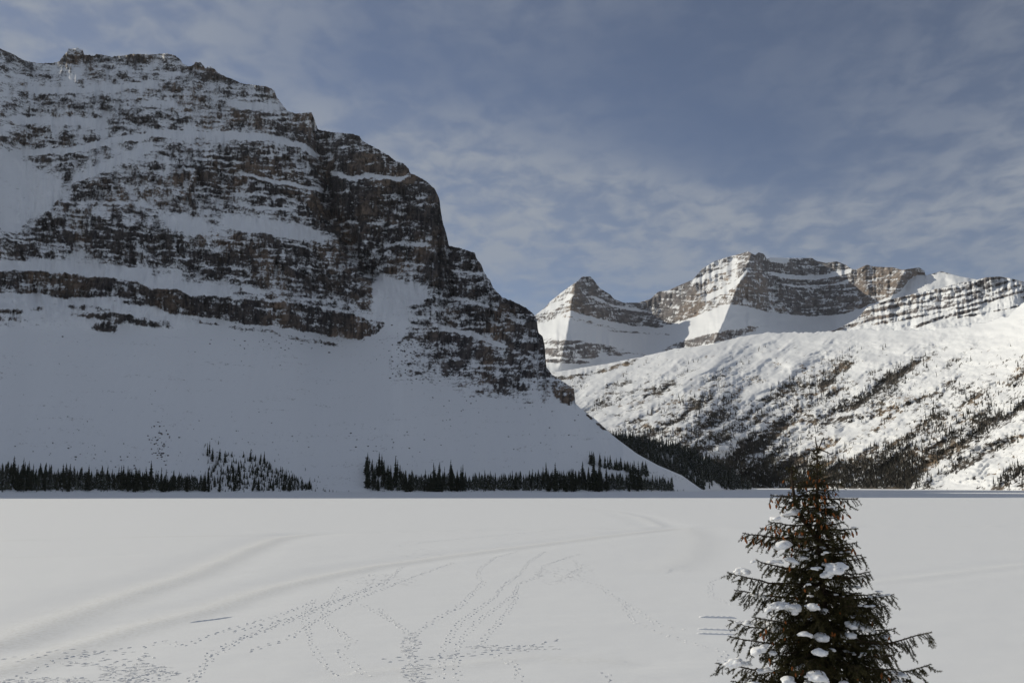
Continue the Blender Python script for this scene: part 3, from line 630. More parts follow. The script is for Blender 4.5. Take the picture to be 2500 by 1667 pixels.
for (x1, y1, x2, y2, hh) in [(1708, 1507, 1800, 1509, 0.13), (1704, 1535, 1800, 1538, 0.08), (1702, 1546, 1795, 1548, 0.08), (462, 1517, 566, 1503, 0.07)]:
    ax, ay = ground_at(x1, y1); bx, by = ground_at(x2, y2); n = 24; dv = []
    for i in range(n + 1):                    # added step: sheer side shaped to fall dark in shade, far side gentle
        u = i / n; x = ax + (bx - ax) * u; y = ay + (by - ay) * u; z0 = float(lake_h(np.array([x]), np.array([y]))[0][0]); e = hh * min(1, 9 * u, 9 * (1 - u)) * (1 + 0.2 * math.sin(i * 1.7))
        dv += [(x, y, z0 - 0.05), (x, y + 0.03, z0 + e), (x, y + 0.25, z0 + e * 0.9), (x, y + 1.6, z0 - 0.05)]
    add('added_snow_step', mesh_np('added_snow_step', np.array(dv), grid_faces(n + 1, 4), M_snow, smooth=False), kind='structure')

# ---------------------------------------------------------------- spruces on the far shore
def spruce_mesh(name, seed, tiers, spread, mats, droop=0.35, pts=8):
    """unit-height spruce: tapered trunk and ragged drooping whorls"""
    g = random.Random(seed); v = []; f = []; mi = []
    def tri(a, b, c, m): f.append((a, b, c)); mi.append(m)
    b0 = len(v)
    for h, rad in ((-0.02, 0.016), (0.97, 0.002)):
        for k in range(5): v.append((rad * math.cos(k * 1.2566), rad * math.sin(k * 1.2566), h))
    for k in range(5):
        j = (k + 1) % 5; tri(b0 + k, b0 + j, b0 + 5 + j, 0); tri(b0 + k, b0 + 5 + j, b0 + 5 + k, 0)
    for i in range(tiers):
        u = i / (tiers - 1.0); z = 0.10 + 0.86 * u ** 0.95; rad = spread * (1 - u) ** 0.85 * g.uniform(0.75, 1.15) + 0.012
        n = pts if u < 0.7 else pts - 3; a0 = g.uniform(0, 6.28)
        for k in range(n):
            if g.random() < 0.10: continue
            a = a0 + k * 6.2832 / n + g.uniform(-0.25, 0.25); L = rad * g.uniform(0.55, 1.2); wd = 0.45 * rad + 0.006
            dz = droop * L * g.uniform(0.5, 1.3)
            ca, sa_ = math.cos(a), math.sin(a); p = len(v)
            v.append((0, 0, z + 0.030 + 0.3 * rad)); v.append((ca * L * 0.62 - sa_ * wd * 0.7, sa_ * L * 0.62 + ca * wd * 0.7, z - dz * 0.8 + g.uniform(-.01, .01)))
            v.append((ca * L, sa_ * L, z - dz * 0.55)); v.append((ca * L * 0.62 + sa_ * wd * 0.7, sa_ * L * 0.62 - ca * wd * 0.7, z - dz * 0.8 + g.uniform(-.01, .01)))
            v.append((ca * L * 0.4, sa_ * L * 0.4, z - dz * 1.1 - 0.012))
            tri(p, p + 1, p + 2, 1); tri(p, p + 2, p + 3, 1); tri(p + 1, p + 4, p + 2, 1); tri(p + 2, p + 4, p + 3, 1)
    return mesh_np(name, np.array(v), np.array(f), mats, smooth=False, matidx=mi)
SPR = [spruce_mesh('spruce_%d' % i, 40 + i, [15, 17, 14, 18, 13, 16][i], [0.15, 0.11, 0.18, 0.095, 0.16, 0.125][i], [M_bark, M_crown]) for i in range(6)]
groups = [
 ('shore_left', '%s dark spruce in the shoreline stand left of the bare gap in the trees', 'spruces of the left shoreline stand', 95,
   lambda g: (g.uniform(-6, 500), None), C([(-10, 1158), (0, 1156), (60, 1170), (130, 1168), (200, 1166), (300, 1180), (400, 1188), (500, 1197)]), (18, 64), 1.0),
 ('clump', '%s dark spruce in the sparse triangular clump climbing the snow slope', 'spruces of the sparse triangular clump', 70,
   lambda g: (g.uniform(505, 760), None), C([(500, 1108), (530, 1106), (620, 1122), (660, 1130), (700, 1165), (770, 1197)]), (13, 34), 1.0),
 ('shore_right', '%s dark spruce in the long dense shoreline stand below the scree', 'spruces of the long shoreline stand', 112,
   lambda g: (g.uniform(892, 1642), None), C([(890, 1138), (905, 1134), (930, 1150), (960, 1175), (1050, 1190), (1150, 1186), (1300, 1180), (1400, 1180), (1500, 1184), (1600, 1193), (1645, 1198)]), (30, 74), 1.0),
 ('upper', '%s dark spruce in the short row standing above the long shoreline stand', 'spruces of the upper row', 23,
   lambda g: (g.uniform(1438, 1582), None), None, (16, 34), 1.0)]
def place_tree(vi, P, h, g, lab, grp, cls):
    me = SPR[vi]; lab = lab % (cls + (' broad' if vi in (0, 2, 4) else ' narrow'))
    o = bpy.data.objects.new('spruce_tree', me); col.objects.link(o)
    o.location = (float(P[0]), float(P[1]), float(P[2]) - 0.6); s = h
    o.scale = (s * g.uniform(.85, 1.2), s * g.uniform(.85, 1.2), s); o.rotation_euler = (g.gauss(0, .02), g.gauss(0, .02), g.uniform(0, 6.28))
    o['label'] = lab; o['category'] = 'tree'; o['group'] = grp
    return o
fill = []                                   # points for the undergrowth that nobody could count
g = random.Random(12)
for key, lab, grp, n, pick, topf, (h0, h1), _ in groups:
    for k in range(n):
        px, _n = pick(g)
        while key != 'upper' and g.random() > 0.55 + 1.3 * float(pn(px / 38.0, 3.3, 55)): px, _n = pick(g)
        if key == 'upper':
            py = 1132 + (px - 1440) * 0.20 + g.uniform(-2, 3)
        else:
            tp = float(topf(px)); py = tp + (1201 - tp) * (g.random() ** (0.8 if key == 'clump' else 0.6))
            py = min(py, 1200.0)
        P = on_layer(crag, px, py); rr = math.hypot(P[0], P[1])
        hpx = h0 + (h1 - h0) * (g.random() ** 1.1)
        hpx0 = hpx
        if key == 'shore_right' and px > 1560: hpx *= 0.75
        if key == 'shore_left' and px > 400: hpx *= 0.8
        u_ = (hpx0 - h0) / (h1 - h0)
        place_tree(g.randrange(6), P, hpx * rr / F, g, lab, grp, 'tall' if u_ > 0.66 else 'middle-sized' if u_ > 0.3 else 'short')
    nf = {'shore_left': 650, 'clump': 520, 'shore_right': 950, 'upper': 40}[key]
    for k in range(nf):
        px, _n = pick(g)
        if key == 'upper': py = 1133 + (px - 1440) * 0.20 + g.uniform(-2, 4)
        else:
            tp = float(topf(px)); py = tp - 3 + (1200 - tp) * g.random() ** 0.75
        fill.append((*on_layer(crag, px, min(py, 1200.0)), g.uniform(6, 19) if key != 'clump' else g.uniform(2, 9)))
for k in range(230):                         # brush along the open shore
    px = g.uniform(0, 1700); fill.append((*on_layer(crag, px, g.uniform(1196.5, 1200.5)), g.uniform(0.8, 4.0) * (0.4 + g.random())))
for k in range(90):                          # ragged scrub above the triangular clump
    px = g.uniform(490, 800); fill.append((*on_layer(crag, px, 1105 + (px - 520) * 0.30 + g.gauss(0, 14)), g.uniform(1.0, 5.0)))
for k in range(60):                          # loose shrubs on the scree
    px = g.uniform(380, 1300); py = g.uniform(1120, 1195); fill.append((*on_layer(crag, px, py), g.uniform(1.0, 2.6)))

def forest_mesh(name, pts, mat, seed, wide=0.13):
    """many small spruces joined: each a tapered stem spire with ragged skirts"""
    n = len(pts); P = np.array(pts, float); rs = np.random.RandomState(seed); T = 4 if n < 9000 else 3; K = 5 if n < 9000 else 4
    v = np.zeros((n, T * (K + 1), 3)); h = P[:, 3]
    for t_ in range(T):
        zt, zb, rad = [(0.48, 0.06, 1.0), (0.70, 0.30, 0.80), (0.88, 0.54, 0.56), (1.02, 0.74, 0.32)][t_] if T == 4 else [(0.58, 0.06, 1.0), (0.84, 0.36, 0.70), (1.02, 0.64, 0.40)][t_]; rad = wide * rad
        a0 = rs.uniform(0, 6.28, n); o = t_ * (K + 1)
        v[:, o, 2] = zt * h
        for k in range(K):
            q = rs.uniform(0.55, 1.25, n) * rad * h; a = a0 + k * 2 * math.pi / K + rs.uniform(-.3, .3, n)
            v[:, o + 1 + k, 0] = np.cos(a) * q; v[:, o + 1 + k, 1] = np.sin(a) * q; v[:, o + 1 + k, 2] = (zb + rs.uniform(-.07, .05, n)) * h
    v += P[:, None, :3]; v[:, :, 2] -= 0.3
    fc = [(t_ * (K + 1), t_ * (K + 1) + 1 + k, t_ * (K + 1) + 1 + (k + 1) % K) for t_ in range(T) for k in range(K)]
    f = (np.array(fc)[None] + (np.arange(n) * T * (K + 1))[:, None, None]).reshape(-1, 3)
    return mesh_np(name, v.reshape(-1, 3), f, mat, smooth=False)
add('undergrowth', forest_mesh('undergrowth', fill, M_crown, 5, 0.17), kind='stuff', label='dark young spruces and scrub crowding the far shoreline stands', category='undergrowth')

# the wooded spur and the forest on the hillside
rs = np.random.RandomState(8)
pts = []
def scatter(L, dens, n, hmin, hmax, zmin=0.5):
    w_ = np.clip(dens(L.PX, L.PY), 0, 1)
    area = np.abs(np.gradient(L.PX, axis=1) * np.gradient(L.PY, axis=0)); w_ = w_ * area * (L.P[..., 2] > zmin)
    c = np.cumsum(w_.ravel()); idx = np.searchsorted(c, rs.rand(n) * c[-1]); Q = L.P.reshape(-1, 3)[np.clip(idx, 0, len(c) - 1)]
    j = rs.randn(n, 2) * 3.0
    return [(q[0] + a, q[1] + b_, q[2] - 0.3, hmin + (hmax - hmin) * u ** 1.6) for q, (a, b_), u in zip(Q, j, rs.rand(n))]
def spur_d(px, py):
    open_ = ell(px, py, 1640, 1128, 60, 16, 28, 0.4) * 0.85 + ell(px, py, 1580, 1120, 60, 10, 20, .4) * 0.6 + ell(px, py, 1715, 1180, 60, 12, 15, .4)
    return np.clip(1.05 - open_ + 0.5 * fbm(px / 30, py / 14, 3, 401), 0, 1) * (px > 1395)
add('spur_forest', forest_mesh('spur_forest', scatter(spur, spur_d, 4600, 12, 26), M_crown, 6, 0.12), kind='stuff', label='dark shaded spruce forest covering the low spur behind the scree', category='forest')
def hill_d(px, py):
    d = FOREST_H(px, py); c = chute(px, py)
    n = fbm(px / 22, py / 14, 4, 411, 0.6)
    v = d * 1.15 + 1.1 * c * (d < 0.98) + 0.42 * n - 0.28
    strip = sst(2300, 2200, px) * sst(1128, 1150, py + (px - 1900) * 0.02)
    v = np.maximum(v, strip * 0.95)
    return np.where(py > 1196, 0, np.clip(v, 0, 1) ** 1.7)
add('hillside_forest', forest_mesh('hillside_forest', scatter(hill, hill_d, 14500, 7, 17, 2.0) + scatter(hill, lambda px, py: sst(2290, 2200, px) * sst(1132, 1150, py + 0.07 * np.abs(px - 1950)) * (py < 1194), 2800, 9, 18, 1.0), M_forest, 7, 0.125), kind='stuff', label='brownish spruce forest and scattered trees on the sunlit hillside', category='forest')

# ---------------------------------------------------------------- boulders poking out of the scree
def boulder_mesh(seed):
    import bmesh
    bm = bmesh.new(); bmesh.ops.create_icosphere(bm, subdivisions=2, radius=1.0); g_ = random.Random(seed)
    ax = [Vector((g_.uniform(-1, 1), g_.uniform(-1, 1), g_.uniform(-1, 1))).normalized() for _ in range(9)]
    for v in bm.verts:
        for a in ax:
            d = v.co.dot(a)
            if d > 0.62: v.co -= a * (d - 0.62)
    me = bpy.data.meshes.new('boulder'); bm.to_mesh(me); bm.free(); me.materials.append(M_rock); return me
BM = [boulder_mesh(i) for i in range(4)]
BIG = [(152, 822, 4, 'lone dark boulder on the upper scree below the broken outcrop'), (166, 1094, 4, 'small dark boulder, upper one of the pair above the left shoreline stand'), (184, 1115, 5, 'long flat dark boulder, lower one of the pair above the left shoreline stand'),
       (326, 1136, 4, 'small dark boulder just above the tips of the left shoreline stand'), (803, 861, 5, 'dark boulder on the scree under the right end of the lower cliff band'), (1057, 904, 6, 'largest dark boulder below the snow gully fan'),
       (1002, 841, 5, 'dark boulder on the snow fan right of the gully mouth'), (989, 870, 4, 'boulder on the snow fan beneath the gully mouth boulder'), (1012, 882, 4, 'low dark boulder at the foot of the snow fan rocks'),
       (1073, 930, 4, 'small dark boulder below the largest fan boulder'), (1304, 932, 6, 'reddish dark boulder near the squared rock tower on the flank'), (383, 1111, 4, 'dark boulder among the scattered stones on the scree')]
g = random.Random(31)
for k, (px, py, sz, lab) in enumerate(BIG):
    P = on_layer(crag, px, py); s = sz * 0.5 * math.hypot(P[0], P[1]) / F * 1.1
    o = add('boulder', BM[k % 4], None, tuple(float(q) for q in P), label=lab, category='boulder')
    o.scale = (s * 1.5, s, s * 0.8); o.rotation_euler = (g.uniform(-.3, .3), g.uniform(-.3, .3), g.uniform(-.5, .5))
sp = []
def stones(cx, cy, rx, ry, n, s0, s1):
    for k in range(n):
        px = g.gauss(cx, rx); py = g.gauss(cy, ry)
        if py > 1190 or px < 0: continue
        sp.append((px, py, g.uniform(s0, s1)))
stones(392, 1080, 14, 26, 60, 0.5, 1.6); stones(1010, 875, 35, 35, 70, 0.5, 1.9); stones(980, 850, 22, 22, 30, 0.5, 1.6); stones(1150, 960, 70, 45, 40, 0.4, 1.4); stones(700, 835, 90, 10, 50, 0.5, 1.4)
stones(600, 1080, 100, 40, 45, 0.4, 1.1); stones(950, 1090, 50, 30, 22, 0.5, 1.4); stones(1300, 1020, 90, 50, 30, 0.4, 1.2); stones(200, 1090, 70, 30, 26, 0.4, 1.2); stones(500, 950, 350, 100, 40, 0.4, 1.0); stones(330, 1130, 60, 12, 14, 0.4, 1.2)
sv, sf = [], []
ico = BM[0]; iv = np.array([v.co[:] for v in ico.vertices]); itri = np.array([p.vertices[:] for p in ico.polygons])
for k, (px, py, s) in enumerate(sp):
    P = on_layer(crag, px, py); a = g.uniform(0, 6.28); c_, s_ = math.cos(a), math.sin(a)
    q = iv * np.array([s * 1.5, s, s * 0.8]); q = np.stack([q[:, 0] * c_ - q[:, 1] * s_, q[:, 0] * s_ + q[:, 1] * c_, q[:, 2]], -1) + P
    sf.append(itri + len(iv) * k); sv.append(q)
add('scree_stones', mesh_np('scree_stones', np.concatenate(sv), np.concatenate(sf), M_rock, smooth=False), kind='stuff', label='small dark stones scattered over the snowy scree', category='stones')

# ---------------------------------------------------------------- the spruce in the foreground
HERO = True
TY = 12.5
def at(px, py, Y=TY):
    x, y, z = dirs(px, py); k = Y / float(y); return Vector((float(x) * k, Y, CAM_H + float(z) * k))
if HERO:
    g = random.Random(77)
    top = at(1995, 1092); X0 = top.x; ZT = top.z
    base_z = 8.1 - (TY - 4) * 0.42 - 0.15
    root = bpy.data.objects.new('spruce_tree', None); col.objects.link(root); root.location = (X0, TY, base_z)
    root['label'] = 'large cone-laden spruce with clumps of snow standing before the lake'; root['category'] = 'tree'
    H = ZT - base_z
    def tube(v, f, pts, rads, k=6):
        b0 = len(v); n = len(pts)
        for i, p in enumerate(pts):
            d = (pts[min(i + 1, n - 1)] - pts[max(i - 1, 0)]).normalized()
            a = d.cross(Vector((0.3, 0.2, 1))).normalized() if abs(d.z) < 0.95 else d.cross(Vector((1, 0.2, 0))).normalized()
            c = d.cross(a)
            for j in range(k):
                q = p + (a * math.cos(6.2832 * j / k) + c * math.sin(6.2832 * j / k)) * rads[i]; v.append(q[:])
        for i in range(n - 1):
            for j in range(k):
                j2 = (j + 1) % k; A, B, C_, D = b0 + i * k + j, b0 + i * k + j2, b0 + (i + 1) * k + j2, b0 + (i + 1) * k + j
                f.append((A, B, C_)); f.append((A, C_, D))
    def needles(v, f, p0, p1, dens, ln, wd):
        ax = p1 - p0; L = ax.length
        if L < 1e-4: return
        ax /= L; a = ax.cross(Vector((0.1, 0.3, 1))); a = a.normalized() if a.length > 0.05 else Vector((1, 0, 0)); c = ax.cross(a)
        for k in range(max(3, int(L * dens))):
            u = g.random(); th = g.uniform(0, 6.2832)
            rd = a * math.cos(th) + c * math.sin(th)
            d = (ax * g.uniform(0.35, 0.9) + rd * 0.8 + Vector((0, 0, 0.12))).normalized() * ln * g.uniform(0.75, 1.2)
            p = p0 + ax * (L * u); sd_ = d.cross(rd.cross(ax) + rd * 0.2 + ax * 0.1)
            sd_ = d.cross(Vector((g.uniform(-1, 1), g.uniform(-1, 1), g.uniform(-1, 1)))).normalized() * wd
            b0 = len(v); v.append((p - sd_)[:]); v.append((p + sd_)[:]); v.append((p + d)[:]); f.append((b0, b0 + 1, b0 + 2))
    def mk(name, v, f, mat, parent, smooth=False):
        me = mesh_np(name, np.array(v), np.array(f), mat, smooth=smooth); return add(name, me, parent)
    # trunk with a second leader
    v, f = [], []
    tp = [Vector((0.03 * math.sin(i * 0.9), 0.02 * math.cos(i * 1.3), -0.3 + (H + 0.3) * i / 14.0)) for i in range(15)]
    tp[-1] = Vector((0, 0, H)); tube(v, f, tp, [0.105 * (1 - i / 14.0) ** 0.9 + 0.007 for i in range(15)], 9)
    def rel(px, py, Y=TY): return at(px, py, Y) - Vector((X0, TY, base_z))
    tops = [[rel(1995, 1092), rel(1992, 1080), rel(1991, 1066)], [rel(1997, 1100), rel(2003, 1085), rel(2011, 1067)], [rel(1996, 1096), rel(2010, 1100), rel(2032, 1110)], [rel(1994, 1098), rel(1985, 1102), rel(1983, 1113)]]
    lead = [rel(1992, 1310), rel(1962, 1270), rel(1940, 1220), rel(1933, 1170), rel(1932, 1140)]
    tube(v, f, lead, [0.03, 0.026, 0.02, 0.014, 0.006])
    for tt in tops: tube(v, f, tt, [0.010, 0.008, 0.005], 5)
    trunk = mk('trunk', v, f, M_bark, root, True)
    # one cone, copied
    cv, cf = [], []
    for i in range(7):
        u = i / 6.0; rad = 0.0115 * math.sin(math.pi * (0.12 + 0.8 * u)) ** 0.8
        for j in range(7):
            a = 6.2832 * j / 7 + (i % 2) * 0.45; q = rad * (1.18 if i % 2 else 0.9); cv.append((q * math.cos(a), q * math.sin(a), -0.055 * u))
    for i in range(6):
        for j in range(7):
            A, B = i * 7 + j, i * 7 + (j + 1) % 7; cf.append((A, B, B + 7)); cf.append((A, B + 7, A + 7))
    cone_me = mesh_np('cone', np.array(cv), np.array(cf), M_cone, smooth=False)
    def branch(p0, p1, sag, cones, fine=1.0, twig=1.0, bush=1.0):
        """a bough from p0 to p1 with hanging side twigs; returns the object and points along it"""
        L = (p1 - p0).length; n = 9
        P = []
        for i in range(n + 1):
            u = i / n; q = p0.lerp(p1, u); q.z += -sag * L * 4 * u * (1 - u) * 0.5; q += Vector((g.gauss(0, .006), g.gauss(0, .006), g.gauss(0, .006))) * (L if 0 < i < n else 0); P.append(q)
        v, f, nv, nf = [], [], [], []
        tube(v, f, P, [0.012 * L ** 0.5 * (1 - i / n) + 0.004 for i in range(n + 1)], 5)
        dens = 430 * fine; ln, wd = 0.023, 0.0030 / fine ** 0.5
        cps = []
        fw = (p1 - p0).normalized(); side = fw.cross(Vector((0, 0, 1)))
        side = side.normalized() if side.length > .05 else Vector((1, 0, 0))
        for i in range(n):
            if i >= 1: needles(nv, nf, P[i], P[i + 1], dens * 1.1, ln * 1.1, wd)
        m = max(5, int(L * 27 * bush))
        for k in range(m):
            u = 0.12 + 0.86 * (k + g.random()) / m; i = min(int(u * n), n - 1); q = P[i].lerp(P[i + 1], u * n - i)
            s = 1 if k % 2 else -1
            tl = twig * (0.085 + 0.39 * min(L, 1.0) * (1 - 0.85 * u) * g.uniform(0.5, 1.15)) * (0.55 + 0.45 * g.random())
            d = (fw * g.uniform(0.45, 0.9) + side * s * g.uniform(0.35, 1.0) + Vector((0, 0, g.uniform(-1.3, -0.15)))).normalized()
            q1 = q + d * tl * 0.55; q2 = q1 + (d + Vector((0, 0, -0.45))).normalized() * tl * 0.5
            tube(v, f, [q, q1, q2], [0.0035, 0.003, 0.002], 3)
            needles(nv, nf, q, q1, dens, ln, wd); needles(nv, nf, q1, q2, dens, ln, wd)
            if tl > 0.12:
                for e in range(int(2 + tl * 20 * bush)):
                    w_ = g.uniform(0.2, 0.9); c0 = q.lerp(q1, w_) if g.random() < .5 else q1.lerp(q2, w_)
                    s2 = g.choice((-1, 1)); dd = (d * 0.6 + d.cross(Vector((0, 0, 1))) * s2 * 0.6 + Vector((0, 0, g.uniform(-.7, 0)))).normalized()
                    c1 = c0 + dd * g.uniform(0.04, 0.10); needles(nv, nf, c0, c1, dens * 1.05, ln, wd)
            if g.random() < cones: cps.append(q2 if g.random() < .5 else q1)
        bo = mk('branch', v, f, M_bark, root); mk('needles', nv, nf, M_needle, bo)
        for q in cps:
            co = bpy.data.objects.new('cone', cone_me); col.objects.link(co); co.parent = bo; co.location = q
            s = g.uniform(0.8, 1.15); co.scale = (s, s, s * g.uniform(.85, 1.1)); co.rotation_euler = (g.gauss(0, .3), g.gauss(0, .3), g.uniform(0, 6.28))
        return bo, P
    # boughs that make the outline, by their tips
    TIPS = [(1880,1208,-.1),(1876,1273,-.2),(1813,1301,-.1),(1856,1289,.3),(1775,1397,-.15),(1793,1440,.2),(1779,1513,-.1),(1779,1552,.25),(1748,1618,-.1),(1785,1662,.2),(1846,1366,-.3),(1838,1505,-.5),
            (2094,1217,-.1),(2064,1243,.2),(2095,1290,-.2),(2093,1322,.2),(2104,1355,0.1),(2124,1395,-.1),(2182,1450,-.1),(2187,1533,.15),(2275,1543,-.1),(2273,1620,.1),(2222,1662,-.2),(2168,1478,-.5),(2060,1180,0.1),(1945,1185,-.1),(2130,1470,.4)]
    boughs = []
    def trunk_at(z):
        u = np.clip((z + 0.3) / (H + 0.3) * 14, 0, 13.99); i = int(u); return tp[i].lerp(tp[i + 1], float(u - i))
    for (px, py, dy) in TIPS:
        tipv = rel(px, py, TY + dy); Lx = abs(tipv.x)
        drop = (0.10 if py > 1260 else 0.02) * Lx * g.uniform(0.3, 1.6)
        p0 = trunk_at(min(tipv.z - drop + 0.02, H - 0.1)); p0.z = min(p0.z, H - .1)
        cn = 0.6 if 1190 < py < 1340 else 0.07
        if px > 2050: cn *= 0.5
        boughs.append(branch(p0, tipv, 0.10 * g.uniform(0.2, 1.3), cn, 1.0, 1.0 if Lx > 0.4 else 0.75))
    # the whorls between
    def prof(d):                       # crown radius at depth d below the tip
        return float(np.interp(d, [0, 0.15, 0.30, 0.5, 0.75, 1.0, 1.3, 1.7, 2.1, 2.6, 3.2, 4.2, 5.2], [0.03, 0.075, 0.12, 0.22, 0.33, 0.42, 0.52, 0.68, 0.84, 1.0, 1.15, 1.35, 1.5]))
    d = 0.06; wi = 0
    while d < H - 0.45:
        low = d > 2.95
        nb = 4 if d < 0.4 else (6 if not low else 5)
        a0 = g.uniform(0, 6.28)
        for k in range(nb):
            a = a0 + k * 6.2832 / nb + g.uniform(-.35, .35); L = prof(d) * g.uniform(0.62, 1.0)
            rise = (0.9 if d < 0.12 else 0.25 if d < 0.5 else 0.02 if d < 1.5 else -0.06) * L
            p0 = trunk_at(H - d + g.uniform(-.03, .03)); p1 = p0 + Vector((math.cos(a) * L, math.sin(a) * L, rise + g.gauss(0, .05) * L))
            cn = (0.2 if 0.35 < d < 1.05 else 0.05) * (1.4 if math.cos(a) < 0 else 0.6)
            fine = 1.0 if not low else 0.2
            boughs.append(branch(p0, p1, 0.12, cn if not low else 0, fine, 0.95 if d > 0.4 else 0.45, 1.0 if not low else 0.6))
        d += 0.075 if d < 0.4 else (0.088 if not low else 0.26); wi += 1
    # twigs of the second leader
    for k in range(26):
        u = k / 26.0; q = lead[4].lerp(lead[1], u); a = g.uniform(0, 6.28); L = 0.05 + 0.25 * u
        boughs.append(branch(q, q + Vector((math.cos(a) * L, math.sin(a) * L * .8, 0.25 * L)), .05, 0.12 if k > 5 else 0, 1.0, .5))
    # snow lodged on the boughs
    import bmesh
    def clump(px, py, wpx, hpx, Yoff, n=4, tilt=0.0):
        c = rel(px, py, TY + Yoff); k = TY / F; bm = bmesh.new(); W = wpx * k * 0.62; Hh = hpx * k * 0.62
        # lodge it on the nearest bough
        bo, q = min(((b_[0], q_) for b_ in boughs for q_ in b_[1][2:]), key=lambda e_: abs(e_[1].x - c.x) + abs(e_[1].z + 0.2 * Hh - c.z) + 0.3 * abs(e_[1].y - c.y))
        c.y = 0.35 * c.y + 0.65 * q.y; c.z = min(c.z, q.z + 0.9 * Hh) if c.z > q.z else max(c.z, q.z - 0.7 * Hh)
        if abs(c.x - q.x) > W: c.x = q.x + math.copysign(W * 0.8, c.x - q.x)
        n2 = 4 + 4 * n
        for i in range(n2):
            u = g.uniform(-1, 1); w_ = g.uniform(-1, 1); fall = max(0.25, 1 - 0.6 * u * u)
            rad = Hh * g.uniform(0.30, 0.72) * fall
            ctr = Vector((u * max(W - rad, 0.3 * W), w_ * 0.75 * max(W * 0.6, Hh), tilt * u * W - 0.30 * Hh * (u * u + w_ * w_) + g.uniform(-.35, .2) * (Hh - rad)))
            ret = bmesh.ops.create_icosphere(bm, subdivisions=2, radius=1.0); sx_ = g.uniform(1.0, 1.7); sy_ = g.uniform(0.8, 1.4)
            for vv in ret['verts']:
                p = vv.co.copy(); nz = 0.16 * math.sin(p.x * 3 + i) * math.cos(p.y * 4 + i * 2) + 0.12 * math.sin(p.z * 7 + p.x * 5 + i * 3)
                p *= 1 + nz; p.z *= 0.72 if p.z > 0 else 0.55; p.x *= sx_; p.y *= sy_
                vv.co = p * rad + ctr
        me = bpy.data.meshes.new('snow_clump'); bm.to_mesh(me); bm.free(); me.materials.append(M_clump)
        o = add('snow_clump', me, bo, c)
        md = o.modifiers.new('remesh', 'REMESH'); md.mode = 'VOXEL'; md.voxel_size = 0.009; md.use_smooth_shade = True
        ms = o.modifiers.new('smooth', 'SMOOTH'); ms.iterations = 3; ms.factor = 0.5
    z5 = lambda x, y: (1700 + x / 2.583, 1060 + y / 2.583)
    CL = [(498, 522, 68, 56, -.12, 1, 0), (558, 502, 42, 46, -.14, 1, 0), (632, 485, 96, 70, -.18, 4, .2), (718, 372, 40, 50, .1, 2, 0), (560, 692, 100, 84, -.25, 4, .1), (505, 350, 22, 18, -.1, 1, 0),
          (284, 850, 86, 80, -.05, 2, 0), (345, 825, 50, 26, -.05, 2, .1), (480, 795, 100, 48, -.1, 4, .1), (598, 790, 80, 56, -.15, 3, -.4), (695, 780, 50, 46, -.3, 2, 0), (720, 840, 50, 40, -.35, 2, 0),
          (875, 835, 120, 90, -.40, 4, .25), (825, 885, 80, 56, -.42, 3, 0), (815, 812, 40, 44, -.2, 2, 0), (735, 1085, 76, 74, -.5, 3, 0), (705, 888, 44, 24, -.4, 2, .3),
          (410, 1020, 120, 36, -.1, 4, -.2), (515, 1040, 110, 46, -.3, 4, .1), (545, 1085, 180, 70, -.42, 6, .0), (640, 1095, 50, 90, -.42, 3, 0), (438, 1078, 50, 50, -.3, 2, 0), (820, 1120, 30, 60, -.3, 2, 0),
          (1040, 970, 70, 30, -.2, 3, .1), (1150, 985, 50, 26, -.1, 2, 0), (1030, 1205, 110, 70, -.45, 4, -.1), (1100, 1230, 80, 60, -.48, 3, -.2), (990, 1280, 60, 70, -.5, 3, .2), (985, 1150, 44, 30, -.3, 2, 0),
          (370, 1185, 220, 52, -.2, 6, -.1), (500, 1200, 56, 120, -.3, 4, 0), (260, 1170, 70, 24, -.1, 2, 0), (690, 1250, 80, 50, -.5, 3, -.1), (590, 1290, 60, 40, -.5, 2, .3), (805, 1280, 54, 76, -.5, 3, 0),
          (405, 1340, 100, 80, -.35, 4, .35), (490, 1380, 46, 46, -.4, 2, 0), (770, 1365, 78, 70, -.6, 3, 0), (1225, 1285, 90, 34, -.15, 3, .1), (1135, 1340, 74, 48, -.4, 3, 0), (1060, 1375, 50, 30, -.4, 2, .4), (915, 1370, 26, 44, -.5, 2, 0),
          (265, 1410, 150, 70, -.25, 5, .1), (345, 1430, 50, 60, -.3, 2, 0), (660, 1470, 70, 50, -.5, 3, .3), (470, 1505, 100, 50, -.45, 4, .1), (540, 1540, 50, 70, -.5, 3, 0), (755, 1530, 110, 90, -.6, 5, -.2), (360, 1560, 90, 40, -.3, 3, 0),
          (945, 1550, 66, 46, -.6, 3, 0), (1255, 1510, 110, 50, -.3, 4, -.2), (1290, 1545, 50, 50, -.35, 2, 0), (665, 1505, 24, 24, -.5, 1, 0), (525, 1410, 30, 36, -.4, 2, 0), (1185, 1195, 50, 20, -.1, 2, 0), (640, 330, 60, 12, .1, 3, 0)]
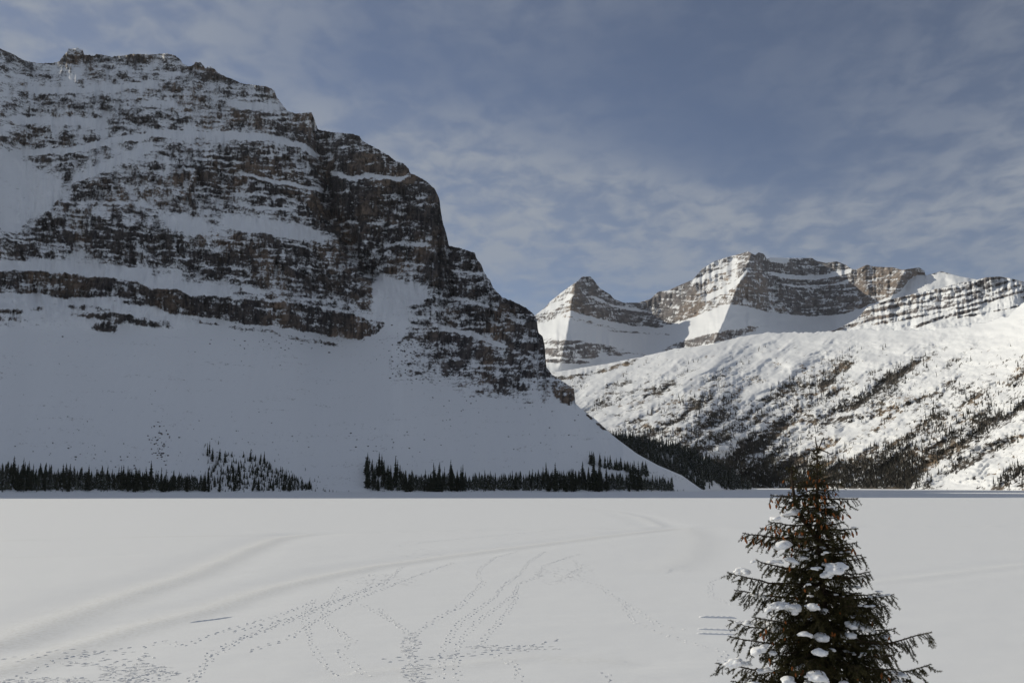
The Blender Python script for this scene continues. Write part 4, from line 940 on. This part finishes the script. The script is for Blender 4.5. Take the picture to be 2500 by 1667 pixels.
    # thin pads strung along the boughs
    vis = [b_ for b_ in boughs if b_[1][-1].z > H - 3.0 and (b_[1][-1] - b_[1][0]).length > 0.3]
    for k in range(70):
        bo, P = g.choice(vis); i = g.randrange(3, 9); bm = bmesh.new(); c = P[i].copy(); ln_ = g.randrange(2, 6)
        for e in range(ln_):
            q = P[i - 1].lerp(P[min(i + 1, 9)], e / max(ln_ - 1, 1)) + Vector((g.gauss(0, .012), g.gauss(0, .012), 0.012)) - c
            ret = bmesh.ops.create_icosphere(bm, subdivisions=1, radius=1.0); rd = g.uniform(0.012, 0.03)
            for vv in ret['verts']: vv.co = Vector((vv.co.x * 1.4, vv.co.y * 1.3, vv.co.z * 0.6)) * rd + q
        me = bpy.data.meshes.new('snow_clump'); bm.to_mesh(me); bm.free(); me.materials.append(M_clump)
        o = add('snow_clump', me, bo, c)
        md = o.modifiers.new('remesh', 'REMESH'); md.mode = 'VOXEL'; md.voxel_size = 0.008; md.use_smooth_shade = True
    for x, y, wd, hg, yo, n, ti in CL:
        px, py = z5(x, y); clump(px, py, wd / 2.583, hg / 2.583, yo, n, ti)

# ---------------------------------------------------------------- thin cold haze over the valley
HAZE = 0.9e-5
if HAZE > 0:
    bx0, bx1, by0, by1, bz0, bz1 = -9400, 9400, -6400, 9900, -47, 1700
    hv = [(x, y, z) for z in (bz0, bz1) for y in (by0, by1) for x in (bx0, bx1)]
    hf = [(0, 2, 3, 1), (4, 5, 7, 6), (0, 1, 5, 4), (2, 6, 7, 3), (0, 4, 6, 2), (1, 3, 7, 5)]
    m = bpy.data.materials.new('valley_haze'); m.use_nodes = True; t = m.node_tree; t.nodes.clear()
    pv = N(t, 'ShaderNodeVolumePrincipled'); pv.inputs['Color'].default_value = (0.86, 0.92, 1.0, 1); pv.inputs['Density'].default_value = HAZE; pv.inputs['Anisotropy'].default_value = 0.2
    LNK(t, pv.outputs[0], N(t, 'ShaderNodeOutputMaterial').inputs['Volume'])
    add('haze', mesh_np('haze', np.array(hv), np.array(hf), m, smooth=False), kind='stuff', label='thin cold haze filling the valley air', category='haze')
